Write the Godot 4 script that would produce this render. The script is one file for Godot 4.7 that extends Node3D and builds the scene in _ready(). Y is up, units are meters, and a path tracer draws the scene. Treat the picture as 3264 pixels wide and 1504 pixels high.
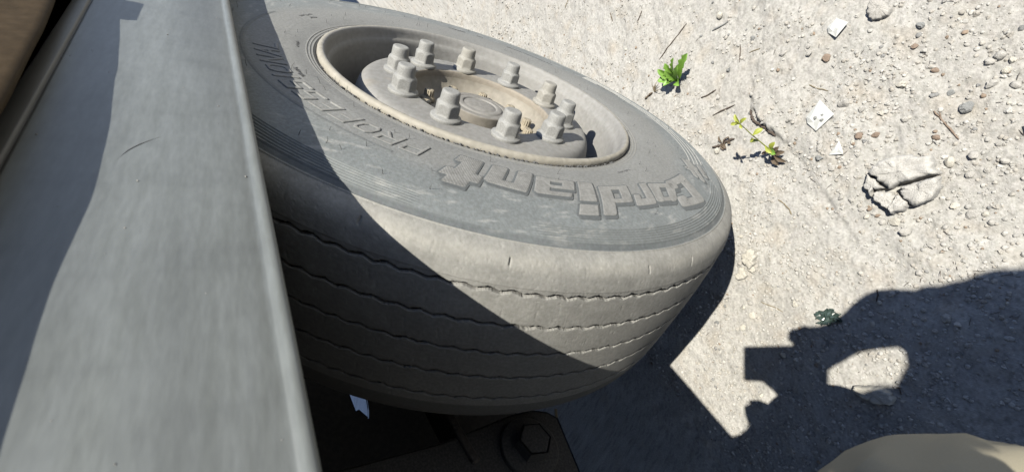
extends Node3D
# y is up and units are metres. The wheel's axle runs along z through (0, HUB, 0) and its outer rim plane is z = 0; the trailer runs along x.

const HUB := 0.5095
const TILT := 0.04            # the trailer's deck rises a little towards +x
const TYRE_TONE := 0.56
const DECK_Y := 0.9195        # lower edge of the side rail at x = 0

var taken := {}
var rng := RandomNumberGenerator.new()
var n_big := FastNoiseLite.new()
var n_mid := FastNoiseLite.new()
var n_fine := FastNoiseLite.new()
var n_grit := FastNoiseLite.new()
var mats := {}
var rocks: Array = []
var ridge := PackedVector2Array()


func _ready() -> void:
	# ---- camera, sky, sun, exposure
	var cam := Camera3D.new()
	cam.name = "camera"
	cam.fov = 58.149
	cam.near = 0.02
	cam.far = 900.0
	cam.transform = Transform3D(Basis(Vector3(-0.4387, -0.8455, 0.3044), Vector3(0.6232, -0.0422, 0.7809), Vector3(-0.6474, 0.5323, 0.5454)).orthonormalized(), Vector3(-0.7384, 0.917, 0.2325))
	var lens := CameraAttributesPhysical.new()
	lens.frustum_focal_length = 21.58
	lens.frustum_focus_distance = 0.9
	lens.exposure_aperture = 15.0
	lens.frustum_near = 0.02
	lens.frustum_far = 900.0
	cam.attributes = lens
	add_child(cam)
	cam.current = true

	var env := Environment.new()
	env.background_mode = Environment.BG_SKY
	var sky := Sky.new()
	var sm := ProceduralSkyMaterial.new()
	sm.sky_top_color = Color(0.43, 0.53, 0.72)
	sm.sky_horizon_color = Color(0.72, 0.78, 0.84)
	sm.sky_curve = 0.16
	sm.ground_bottom_color = Color(0.55, 0.52, 0.48)
	sm.ground_horizon_color = Color(0.62, 0.62, 0.60)
	sky.sky_material = sm
	env.sky = sky
	env.background_energy_multiplier = 0.68
	env.tonemap_mode = Environment.TONE_MAPPER_LINEAR
	env.tonemap_exposure = 3.25
	env.sdfgi_enabled = true
	env.ssao_enabled = true
	env.ssil_enabled = true
	var we := WorldEnvironment.new()
	we.name = "world_environment"
	we.environment = env
	add_child(we)

	var sun := DirectionalLight3D.new()
	sun.name = "sun"
	sun.light_energy = 1.5
	sun.light_color = Color(1.0, 0.975, 0.925)
	sun.light_angular_distance = 0.5
	sun.shadow_enabled = true
	sun.look_at_from_position(Vector3.ZERO, Vector3(0.1944, -0.8404, -0.5059), Vector3.UP)
	add_child(sun)

	noises()
	materials()
	build_ground()
	build_trailer()
	build_person()
	build_stones()
	build_debris()
	build_plants()
	build_gravel()


# ------------------------------------------------------------------ helpers
func noises() -> void:
	rng.seed = 7
	for e in [[n_big, 1.3, 11], [n_mid, 9.0, 12], [n_fine, 55.0, 13], [n_grit, 190.0, 14]]:
		var n: FastNoiseLite = e[0]
		n.noise_type = FastNoiseLite.TYPE_SIMPLEX_SMOOTH
		n.frequency = e[1]
		n.seed = e[2]
		n.fractal_octaves = 3


func numbered(called: String) -> String:
	var k: int = taken.get(called, 0)
	taken[called] = k + 1
	return called if k == 0 else "%s_%03d" % [called, k]


func tag(o: Node, label: String, category: String, group := "", kind := "") -> void:
	o.set_meta("label", label)
	if category:
		o.set_meta("category", category)
	if group:
		o.set_meta("group", group)
	if kind:
		o.set_meta("kind", kind)


func put(called: String, mesh: Mesh, m: Material, parent: Node = null, at := Vector3.ZERO) -> MeshInstance3D:
	var o := MeshInstance3D.new()
	o.mesh = mesh
	o.material_override = m
	o.position = at
	if parent == null:
		o.name = numbered(called)
		add_child(o)
	else:
		o.name = called
		parent.add_child(o, true)
	return o


func finish(P: PackedVector3Array, idx: PackedInt32Array, col := PackedColorArray()) -> ArrayMesh:
	var N := PackedVector3Array()
	N.resize(P.size())
	for i in range(0, idx.size(), 3):
		var a := idx[i]
		var b := idx[i + 1]
		var c := idx[i + 2]
		var f := (P[c] - P[a]).cross(P[b] - P[a])
		N[a] += f
		N[b] += f
		N[c] += f
	for i in N.size():
		N[i] = N[i].normalized()
	var arr := []
	arr.resize(Mesh.ARRAY_MAX)
	arr[Mesh.ARRAY_VERTEX] = P
	arr[Mesh.ARRAY_NORMAL] = N
	arr[Mesh.ARRAY_INDEX] = idx
	if col.size():
		arr[Mesh.ARRAY_COLOR] = col
	var m := ArrayMesh.new()
	m.add_surface_from_arrays(Mesh.PRIMITIVE_TRIANGLES, arr)
	return m


func grid(P: PackedVector3Array, nc: int, nr: int, wrap: bool, col := PackedColorArray(), flip := false, skip := PackedByteArray()) -> ArrayMesh:
	var idx := PackedInt32Array()
	var last := nc if wrap else nc - 1
	for r in nr - 1:
		for c in last:
			if skip.size() and skip[r * nc + c]:
				continue
			var a := r * nc + c
			var b := r * nc + (c + 1) % nc
			var d := a + nc
			var e := b + nc
			if flip:
				idx.append_array([a, e, b, a, d, e])
			else:
				idx.append_array([a, b, e, a, e, d])
	return finish(P, idx, col)


# a profile of (radius, z) points turned about the z axis; listed from the rim of the front inwards or round a closed section
func lathe(prof: PackedVector2Array, n := 96, col := Color(-1, 0, 0), flip := false) -> ArrayMesh:
	var P := PackedVector3Array()
	var C := PackedColorArray()
	for q in prof:
		for i in n:
			var a := TAU * i / n
			P.append(Vector3(q.x * cos(a), q.x * sin(a), q.y))
			if col.r >= 0.0:
				C.append(col)
	return grid(P, n, prof.size(), true, C, flip)


func smooth_prof(pts: PackedVector2Array, per := 4) -> PackedVector2Array:
	var out := PackedVector2Array()
	for i in pts.size() - 1:
		var p0 := pts[maxi(i - 1, 0)]
		var p3 := pts[mini(i + 2, pts.size() - 1)]
		for k in per:
			out.append(pts[i].cubic_interpolate(pts[i + 1], p0, p3, float(k) / per))
	out.append(pts[pts.size() - 1])
	return out


# bevelled box centred on its origin
func bevel_box(size: Vector3, b := 0.004) -> ArrayMesh:
	var st := SurfaceTool.new()
	st.begin(Mesh.PRIMITIVE_TRIANGLES)
	var h := size * 0.5
	b = minf(b, minf(h.x, minf(h.y, h.z)) * 0.9)
	var ring := func(x: float, sy: float, sz: float, c: float) -> Array:
		return [Vector3(x, -sy + c, -sz), Vector3(x, sy - c, -sz), Vector3(x, sy, -sz + c), Vector3(x, sy, sz - c), Vector3(x, sy - c, sz), Vector3(x, -sy + c, sz), Vector3(x, -sy, sz - c), Vector3(x, -sy, -sz + c)]
	var rings := [ring.call(-h.x, h.y - b, h.z - b, b * 0.5), ring.call(-h.x + b, h.y, h.z, b), ring.call(h.x - b, h.y, h.z, b), ring.call(h.x, h.y - b, h.z - b, b * 0.5)]
	st.set_smooth_group(-1)
	for k in 3:
		for i in 8:
			var j := (i + 1) % 8
			for v in [rings[k][i], rings[k + 1][j], rings[k][j], rings[k][i], rings[k + 1][i], rings[k + 1][j]]:
				st.add_vertex(v)
	for i in range(1, 7):
		for v in [rings[0][0], rings[0][i], rings[0][i + 1]]:
			st.add_vertex(v)
		for v in [rings[3][0], rings[3][i + 1], rings[3][i]]:
			st.add_vertex(v)
	st.generate_normals()
	return st.commit()


# flat outline (x, y) given a thickness along z, with a small chamfer on the front edge
func plate(outline: PackedVector2Array, thick: float) -> ArrayMesh:
	var st := SurfaceTool.new()
	st.begin(Mesh.PRIMITIVE_TRIANGLES)
	st.set_smooth_group(-1)
	var c := minf(0.003, thick * 0.3)
	var inner: PackedVector2Array = Geometry2D.offset_polygon(outline, -c)[0]
	if Geometry2D.is_polygon_clockwise(outline) != Geometry2D.is_polygon_clockwise(inner):
		inner.reverse()
	var tri := Geometry2D.triangulate_polygon(inner)
	for i in range(0, tri.size(), 3):
		for k in [0, 1, 2]:
			st.add_vertex(Vector3(inner[tri[i + k]].x, inner[tri[i + k]].y, thick))
		for k in [0, 2, 1]:
			st.add_vertex(Vector3(inner[tri[i + k]].x, inner[tri[i + k]].y, 0))
	var n := outline.size()
	for i in n:
		var j := (i + 1) % n
		var a := Vector3(outline[i].x, outline[i].y, 0)
		var b := Vector3(outline[j].x, outline[j].y, 0)
		var up := Vector3(0, 0, thick)
		for v in [a, b, b + up, a, b + up, a + up]:
			st.add_vertex(v)
	st.generate_normals()
	return st.commit()


func tube(pts: PackedVector3Array, radii: PackedFloat32Array, sides := 7, col := Color(-1, 0, 0)) -> ArrayMesh:
	var P := PackedVector3Array()
	var C := PackedColorArray()
	for i in pts.size():
		var d := (pts[mini(i + 1, pts.size() - 1)] - pts[maxi(i - 1, 0)]).normalized()
		var s := d.cross(Vector3(0.31, 0.9, 0.27)).normalized()
		var t := d.cross(s)
		for k in sides:
			var a := TAU * k / sides
			P.append(pts[i] + (s * cos(a) + t * sin(a)) * radii[i])
			if col.r >= 0.0:
				C.append(col)
	return grid(P, sides, pts.size(), true, C, true)


func rock_mesh(sd: int, squash: float, rough: float, flat := true, segs := 11, rings := 6) -> ArrayMesh:
	var nz := FastNoiseLite.new()
	nz.seed = sd
	nz.frequency = 0.9
	nz.fractal_octaves = 3
	var src := SphereMesh.new()
	src.radius = 0.5
	src.height = 1.0
	src.radial_segments = segs
	src.rings = rings
	var a := src.get_mesh_arrays()
	var V: PackedVector3Array = a[Mesh.ARRAY_VERTEX]
	var I: PackedInt32Array = a[Mesh.ARRAY_INDEX]
	var st := SurfaceTool.new()
	st.begin(Mesh.PRIMITIVE_TRIANGLES)
	st.set_smooth_group(-1 if flat else 0)
	for i in V.size():
		var p := V[i]
		var k := 1.0 + rough * nz.get_noise_3dv(p * 2.2) * 1.6
		var q := p * k
		for f in 4:   # a few broken faces
			var nn := Vector3(sin(sd * 3.1 + f * 2.3), cos(sd * 1.7 + f * 4.1) * 0.8, sin(sd * 0.7 + f * 5.3)).normalized()
			var over := q.dot(nn) - 0.36
			if over > 0.0:
				q -= nn * over * 0.85
		V[i] = q * Vector3(1, squash, 1)
	for i in I:
		st.add_vertex(V[i])
	st.generate_normals()
	return st.commit()


func noise_tex(freq: float, lo: Color, hi: Color, sd: int, octaves := 4, size := 512) -> NoiseTexture2D:
	var t := NoiseTexture2D.new()
	t.width = size
	t.height = size
	t.seamless = true
	var n := FastNoiseLite.new()
	n.seed = sd
	n.frequency = freq
	n.fractal_octaves = octaves
	t.noise = n
	var g := Gradient.new()
	g.set_color(0, lo)
	g.set_color(1, hi)
	t.color_ramp = g
	return t


func mat(called: String, col: Color, rough: float, scale: Vector3, lo := 0.78, freq := 0.03, bump := 0.0, vertex := false, metallic := 0.0, world := false) -> StandardMaterial3D:
	var m := StandardMaterial3D.new()
	m.resource_name = called
	m.albedo_color = (col * 0.76).linear_to_srgb()
	m.roughness = rough
	m.metallic = metallic
	m.vertex_color_use_as_albedo = vertex
	m.uv1_triplanar = true
	m.uv1_world_triplanar = world
	m.uv1_scale = scale
	var sd := called.hash() % 1000
	m.albedo_texture = noise_tex(freq, Color(lo, lo, lo * 0.98), Color(1, 1, 1), sd)
	if bump > 0.0:
		m.heightmap_enabled = true
		m.heightmap_texture = noise_tex(freq * 2.0, Color(0, 0, 0), Color(1, 1, 1), sd + 5)
		m.heightmap_scale = bump
	mats[called] = m
	return m


func materials() -> void:
	mat("tyre", Color(1, 1, 1), 0.88, Vector3(9, 9, 9), 0.82, 0.035, 0.018, true)
	mat("rim", Color(1, 1, 1), 0.75, Vector3(7, 7, 7), 0.86, 0.02, 0.02, true)
	mat("nut", Color(0.205, 0.207, 0.203), 0.7, Vector3(14, 14, 14), 0.80, 0.035, 0.01)
	mat("nut_tan", Color(0.212, 0.206, 0.188), 0.75, Vector3(9, 9, 9), 0.86, 0.03, 0.0)
	mat("bolt", Color(0.27, 0.235, 0.175), 0.8, Vector3(22, 22, 22), 0.75, 0.03, 0.02)
	var rail := mat("rail", Color(0.198, 0.215, 0.213), 0.5, Vector3(1.1, 10, 10), 0.88, 0.02)
	rail.vertex_color_use_as_albedo = true
	rail.detail_enabled = true
	rail.detail_blend_mode = BaseMaterial3D.BLEND_MODE_MUL
	rail.detail_uv_layer = BaseMaterial3D.DETAIL_UV_2
	rail.uv2_triplanar = true
	rail.uv2_scale = Vector3(3, 14, 14)
	rail.detail_albedo = noise_tex(0.035, Color(0.90, 0.90, 0.90), Color(1, 1, 1), 77)
	mat("dark_steel", Color(0.03, 0.028, 0.026), 0.75, Vector3(4, 4, 4), 0.55, 0.03, 0.05)
	mat("rust_steel", Color(0.05, 0.04, 0.032), 0.8, Vector3(6, 6, 6), 0.5, 0.03, 0.05)
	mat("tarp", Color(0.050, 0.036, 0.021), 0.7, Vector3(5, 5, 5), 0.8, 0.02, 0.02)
	mats.tarp.metallic_specular = 0.15
	mat("scuff", Color(0.075, 0.08, 0.085), 0.7, Vector3(9, 9, 9))
	mat("ground", Color(1, 1, 1), 0.95, Vector3(5, 5, 5), 0.78, 0.06, 0.07, true, 0.0, true)
	mat("stone", Color(0.325, 0.315, 0.298), 0.92, Vector3(18, 18, 18), 0.78, 0.04, 0.06, false, 0.0, true)
	mat("stone_cream", Color(0.385, 0.368, 0.328), 0.92, Vector3(18, 18, 18), 0.8, 0.04, 0.06, false, 0.0, true)
	mat("stone_grey", Color(0.19, 0.195, 0.195), 0.9, Vector3(22, 22, 22), 0.7, 0.04, 0.05, false, 0.0, true)
	mat("stone_brown", Color(0.20, 0.15, 0.115), 0.9, Vector3(22, 22, 22), 0.7, 0.04, 0.05, false, 0.0, true)
	mat("gravel", Color(1, 1, 1), 0.93, Vector3(30, 30, 30), 0.8, 0.04, 0.0, true, 0.0, true)
	mat("clod", Color(0.355, 0.348, 0.334), 0.95, Vector3(9, 9, 9), 0.78, 0.06, 0.12, false, 0.0, true)
	mat("paper", Color(0.40, 0.41, 0.405), 0.6, Vector3(8, 8, 8), 0.9)
	mat("twig", Color(0.07, 0.05, 0.038), 0.9, Vector3(40, 40, 40), 0.6, 0.05)
	mat("straw", Color(0.19, 0.155, 0.095), 0.9, Vector3(40, 40, 40), 0.7, 0.05)
	mat("leaf", Color(0.15, 0.29, 0.04), 0.5, Vector3(20, 20, 20), 0.75, 0.04)
	mat("leaf_pale", Color(0.26, 0.29, 0.045), 0.55, Vector3(20, 20, 20), 0.8, 0.04)
	mat("leaf_dead", Color(0.10, 0.07, 0.042), 0.8, Vector3(20, 20, 20), 0.6, 0.04)
	mat("trousers", Color(0.27, 0.245, 0.18), 0.95, Vector3(26, 26, 26), 0.86, 0.08, 0.02)
	mat("shirt", Color(0.05, 0.06, 0.09), 0.95, Vector3(20, 20, 20), 0.85)
	mat("skin", Color(0.27, 0.17, 0.12), 0.6, Vector3(10, 10, 10), 0.9)
	mat("black", Color(0.02, 0.02, 0.022), 0.35, Vector3(10, 10, 10), 0.8)
	mat("foil", Color(0.055, 0.09, 0.08), 0.35, Vector3(30, 30, 30), 0.4, 0.05)
	for k in ["leaf", "leaf_pale"]:
		mats[k].backlight_enabled = true
		mats[k].backlight = Color(0.12, 0.20, 0.03)
	for i in 8:
		rocks.append(rock_mesh(20 + i, [0.6, 0.75, 0.5, 0.85, 0.65, 0.55, 0.7, 0.45][i], [0.35, 0.3, 0.4, 0.25, 0.45, 0.3, 0.35, 0.3][i], i % 3 != 0))


# ------------------------------------------------------------------ ground
func ridge_offset(p: Vector2) -> Vector2:   # (signed distance to the broken edge, weight)
	var best := 9.0
	var sign_at := 1.0
	for i in ridge.size() - 1:
		var q := Geometry2D.get_closest_point_to_segment(p, ridge[i], ridge[i + 1])
		var d := p.distance_to(q)
		if d < best:
			best = d
			sign_at = signf((ridge[i + 1] - ridge[i]).cross(p - ridge[i]))
	return Vector2(best * sign_at, 1.0 - smoothstep(0.06, 0.22, best))


func ground_height(x: float, z: float) -> float:
	var far := clampf(1.0 - (absf(x) + absf(z) - 6.0) / 30.0, 0.3, 1.0)
	var h := n_big.get_noise_2d(x, z) * 0.009 + (n_mid.get_noise_2d(x, z) * 0.0055 + n_mid.get_noise_2d(x * 2.3 + 8.0, z * 2.3) * 0.0022) * far
	h += n_fine.get_noise_2d(x, z) * 0.0016 + n_grit.get_noise_2d(x, z) * 0.0005
	if absf(x + 0.25) < 0.5 and absf(z - 0.15) < 0.4:
		var j := n_fine.get_noise_2d(x * 1.3 + 4.0, z * 1.3) * 0.008
		var o := ridge_offset(Vector2(x, z))
		var near := Vector2(x + 0.245, z - 0.092).length()
		h += 0.0135 * (smoothstep(-0.003, 0.003, j - o.x) - 0.5) * o.y * (0.22 + 0.78 * exp(-near * near / 0.0036))
	return h


func axis_lines(lo: float, hi: float, step: float, reach: float) -> PackedFloat32Array:
	var mid := PackedFloat32Array()
	var v := lo
	while v <= hi:
		mid.append(v)
		v += step
	var out := PackedFloat32Array()
	var left := PackedFloat32Array()
	var s := step
	v = lo
	while v > -reach:
		s *= 1.07
		v -= s
		left.append(v)
	left.reverse()
	out.append_array(left)
	out.append_array(mid)
	v = mid[mid.size() - 1]
	s = step
	while v < reach:
		s *= 1.07
		v += s
		out.append(v)
	return out


func build_ground() -> void:
	for q in [[-0.08, 0.345], [-0.103, 0.293], [-0.129, 0.262], [-0.144, 0.235], [-0.166, 0.194], [-0.179, 0.157], [-0.211, 0.108], [-0.264, 0.091], [-0.318, 0.083], [-0.364, 0.07], [-0.40, 0.055]]:
		ridge.append(Vector2(q[0], q[1]))
	var xs := axis_lines(-1.0, 1.25, 0.0045, 320.0)
	var zs := axis_lines(-0.58, 0.46, 0.0045, 320.0)
	var P := PackedVector3Array()
	var C := PackedColorArray()
	for z in zs:
		for x in xs:
			P.append(Vector3(x, ground_height(x, z), z))
			var a := n_big.get_noise_2d(x * 2.0 + 40.0, z * 2.0) * 0.5 + 0.5
			var b := n_mid.get_noise_2d(x * 1.4, z * 1.4 + 30.0)
			var c := n_fine.get_noise_2d(x * 1.5 + 9.0, z * 1.5)
			var col := Color(0.58, 0.562, 0.53).lerp(Color(0.655, 0.648, 0.625), a)
			col = col.lerp(Color(0.58, 0.51, 0.42), clampf(b * 0.9 - 0.15, 0.0, 0.6))
			col *= 1.0 + c * 0.16
			if n_grit.get_noise_2d(x * 0.7 + 77.0, z * 0.7) > 0.36:
				col *= 0.72
			C.append(Color(col.r * 0.50, col.g * 0.50, col.b * 0.50))
	var g := put("ground", grid(P, xs.size(), zs.size(), false, C, false), mats.ground)
	tag(g, "pale dusty gravel ground with compacted crumbling patches", "ground", "", "structure")


func on_ground(x: float, z: float, up := 0.0) -> Vector3:
	return Vector3(x, ground_height(x, z) + up, z)


# ------------------------------------------------------------------ trailer
var side_r := PackedFloat32Array([0.288, 0.296, 0.302, 0.315, 0.335, 0.36, 0.40, 0.43, 0.455, 0.475, 0.484, 0.491])
var side_z := PackedFloat32Array([-0.022, -0.012, -0.007, -0.0045, -0.0015, 0.0, 0.0005, 0.0, -0.0012, -0.0045, -0.007, -0.0105])


func wall_z(r: float) -> float:
	var n := side_r.size()
	if r <= side_r[0]:
		return side_z[0]
	for i in n - 1:
		if r <= side_r[i + 1]:
			var t := (r - side_r[i]) / (side_r[i + 1] - side_r[i])
			return cubic_interpolate(side_z[i], side_z[i + 1], side_z[maxi(i - 1, 0)], side_z[mini(i + 2, n - 1)], t)
	return side_z[n - 1]


func bump(x: float, c: float, w: float) -> float:
	var t := absf(x - c) / w
	return 0.0 if t >= 1.0 else (1.0 - t * t) * (1.0 - t * t)


func band(x: float, a: float, b: float, soft: float) -> float:
	return smoothstep(a - soft, a + soft, x) * (1.0 - smoothstep(b - soft, b + soft, x))


func tyre_mesh() -> ArrayMesh:
	# rows of the section, front bead to back bead
	var rows: Array = []
	for s in [[0.288, 0.302, 7], [0.302, 0.316, 20], [0.316, 0.395, 36], [0.395, 0.405, 10], [0.405, 0.457, 26], [0.457, 0.483, 44], [0.483, 0.4915, 12]]:
		for k in int(s[2]):
			var r: float = lerpf(s[0], s[1], float(k) / s[2])
			rows.append(Vector3(r, wall_z(r), 0))
	var sh := smooth_prof(PackedVector2Array([Vector2(0.4915, -0.0107), Vector2(0.4985, -0.0132), Vector2(0.5065, -0.0185), Vector2(0.5125, -0.0275), Vector2(0.5160, -0.0380), Vector2(0.5182, -0.0480)]), 8)
	for q in sh:
		rows.append(Vector3(q.x, q.y, 1))
	var gz := PackedFloat32Array([-0.0562, -0.1029, -0.1497, -0.1965, -0.2433])
	var z := -0.0489
	while z > -0.2615:
		var near := 9.0
		for g in gz:
			near = minf(near, absf(z - g))
		rows.append(Vector3(0.5225 - (0.0045 if z > -0.15 else 0.0017) * pow(absf(z + 0.15) / 0.1, 2.4), z, 1))
		z -= 0.0007 if near < 0.0085 else 0.004
	for q in smooth_prof(PackedVector2Array([Vector2(0.5198, -0.2625), Vector2(0.5188, -0.274), Vector2(0.5165, -0.287), Vector2(0.5115, -0.299), Vector2(0.503, -0.308), Vector2(0.488, -0.315), Vector2(0.45, -0.320), Vector2(0.40, -0.320), Vector2(0.30, -0.300)]), 2):
		rows.append(Vector3(q.x, q.y, 2))
	# columns: close together where the tread faces the open side
	var cols := PackedFloat32Array()
	var a := 0.0
	while a < 359.9:
		cols.append(deg_to_rad(a))
		a += 0.135 if a > 93.0 and a < 212.0 else 0.75
	var P := PackedVector3Array()
	var C := PackedColorArray()
	var nr := rows.size()
	var wobble := FastNoiseLite.new()
	wobble.seed = 5
	wobble.frequency = 60.0
	var streak := FastNoiseLite.new()
	streak.seed = 15
	streak.frequency = 26.0
	streak.fractal_octaves = 4
	for i in nr:
		var row: Vector3 = rows[i]
		var p0: Vector3 = rows[maxi(i - 1, 0)]
		var p1: Vector3 = rows[mini(i + 1, nr - 1)]
		var nrm := Vector2(-(p1.y - p0.y), p1.x - p0.x).normalized()   # (dr, dz) pointing outwards
		for th in cols:
			var ct := cos(th)
			var sn := sin(th)
			var deg := rad_to_deg(th)
			var base := Vector3(row.x * ct, row.x * sn, row.y)
			var d := 0.0
			var nb := n_mid.get_noise_3dv(base)
			var nf := n_fine.get_noise_3dv(base)
			var ng := n_grit.get_noise_3dv(base)
			var col: Color
			if row.z < 0.5:
				var r := row.x
				var ribs := smoothstep(0.4575, 0.4595, r) * (1.0 - smoothstep(0.4805, 0.482, r))
				var worn := 1.0 - band(deg, 146.0, 163.0, 1.5)
				d += 0.0014 * ribs * worn * (0.5 + 0.5 * cos(TAU * (r - 0.4592) / 0.0037))
				d += 0.0007 * (bump(r, 0.3045, 0.0012) + bump(r, 0.309, 0.0012) + bump(r, 0.3138, 0.0013))
				d -= 0.0008 * band(r, 0.4828, 0.4893, 0.0006)
				d += 0.0009 * bump(r, 0.4905, 0.0016)
				var text_zone := band(deg, 60.0, 139.3, 0.15)
				d += 0.0006 * text_zone * (band(r, 0.3975, 0.4025, 0.0005) + 0.6 * bump(r, 0.3495, 0.0014))
				d += nf * 0.00018 + nb * 0.0003
				var scuff := smoothstep(0.375, 0.425, r + nb * 0.02)
				col = Color(0.286, 0.292, 0.288).lerp(Color(0.235, 0.258, 0.266), scuff)
				var st := streak.get_noise_3d(r * 2.6 + th * 0.3, th * 0.35, 3.0)
				col *= 1.0 + 0.10 * nb + 0.07 * nf
				if scuff > 0.3 and st > 0.2:
					col = col.lerp(Color(0.41, 0.42, 0.415), clampf((st - 0.2) * 3.5, 0, 1) * 0.75 * scuff)
				col *= 1.0 - 0.20 * ribs * worn * (0.5 - 0.5 * cos(TAU * (r - 0.4592) / 0.0037))
				col = col.lerp(Color(0.115, 0.13, 0.14), 0.95 * band(r, 0.4815, 0.4892, 0.0012) * (0.75 + 0.5 * nb))
				col = col.lerp(Color(0.16, 0.175, 0.18), 0.6 * text_zone * band(r, 0.3965, 0.4035, 0.0006))
				col = col.lerp(Color(0.42, 0.41, 0.38), 0.7 * bump(r, 0.4905, 0.0018))
				col = col.lerp(Color(0.36, 0.34, 0.30), 0.6 * (bump(r, 0.3045, 0.001) + bump(r, 0.309, 0.001) + bump(r, 0.3138, 0.001)))
				col = col.lerp(Color(0.19, 0.175, 0.16), 0.6 * band(r, 0.29, 0.3035, 0.001))
			elif row.z < 1.5:
				var chip := wobble.get_noise_3dv(base)
				for g in 5:
					if absf(row.y - gz[g]) < 0.0086:
						var ph := th * 124.0 + g * 1.9
						var wave := asin(sin(ph)) / 1.5708
						var zc := gz[g] + 0.0019 * wave + chip * 0.0011
						var w := 0.0017 * (1.0 + 0.55 * n_fine.get_noise_2d(th * 3.0, g * 5.0))
						d -= 0.0085 * (1.0 - smoothstep(w * 0.55, w * 1.25, absf(row.y - zc)))
						d -= 0.0004 * (1.0 - smoothstep(w, w * 3.6, absf(row.y - zc))) * (0.6 + chip)
				# short cuts across the shoulder
				var pitch := 0.1645
				var k := roundf(th / pitch)
				var off := (th - k * pitch - 0.02 * sin(k * 7.3)) * row.x
				var at := band(row.y, -0.0285 + 0.003 * sin(k * 3.0), -0.0190, 0.0008)
				d -= (0.0024 if sin(k * 9.1) < 0.25 else 0.0004) * at * (1.0 - smoothstep(0.0003, 0.0010, absf(off + (row.y + 0.026) * 0.12 * sin(k * 5.0))))
				d += nb * 0.0004 + nf * 0.0001
				if ng > 0.33 and nf > 0.05:
					d -= 0.0011 * clampf((ng - 0.33) * 6.0, 0, 1) * 0.45
				var edge := 1.0 - smoothstep(-0.036, -0.020, -0.056 - row.y)
				col = Color(0.322, 0.320, 0.304).lerp(Color(0.40, 0.392, 0.362), clampf(1.0 - absf(row.y + 0.020) / 0.013, 0, 1) * (0.65 + 0.9 * dusty_at(base, streak)))
				var dusty := streak.get_noise_3d(base.x * 1.2, base.y * 1.2, base.z * 1.2)
				col *= 1.0 + 0.14 * nb + 0.12 * nf + 0.05 * edge + 0.16 * dusty
				if ng > 0.30:
					col *= 1.06
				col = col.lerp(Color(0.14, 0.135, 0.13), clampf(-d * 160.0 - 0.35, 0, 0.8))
				col = col.lerp(Color(0.235, 0.235, 0.225), smoothstep(-0.06, -0.20, row.y) * 0.45)  # tread darkens inboard: shade put into the colour
			else:
				col = Color(0.16, 0.155, 0.15)
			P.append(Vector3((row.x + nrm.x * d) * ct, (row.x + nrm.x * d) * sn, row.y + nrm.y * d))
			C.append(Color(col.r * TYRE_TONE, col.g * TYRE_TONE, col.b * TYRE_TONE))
	return grid(P, cols.size(), nr, true, C, false)


func dusty_at(p: Vector3, n: FastNoiseLite) -> float:
	return n.get_noise_3d(p.x * 0.5 + 3.0, p.y * 0.5, p.z * 0.5)


func seg_dist(p: Vector2, a: Vector2, b: Vector2) -> float:
	return p.distance_to(Geometry2D.get_closest_point_to_segment(p, a, b))


func bar_dist(p: Vector2, h: Vector2) -> float:
	var d := p.abs() - h
	return d.max(Vector2.ZERO).length() + minf(maxf(d.x, d.y), 0.0)


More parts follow.
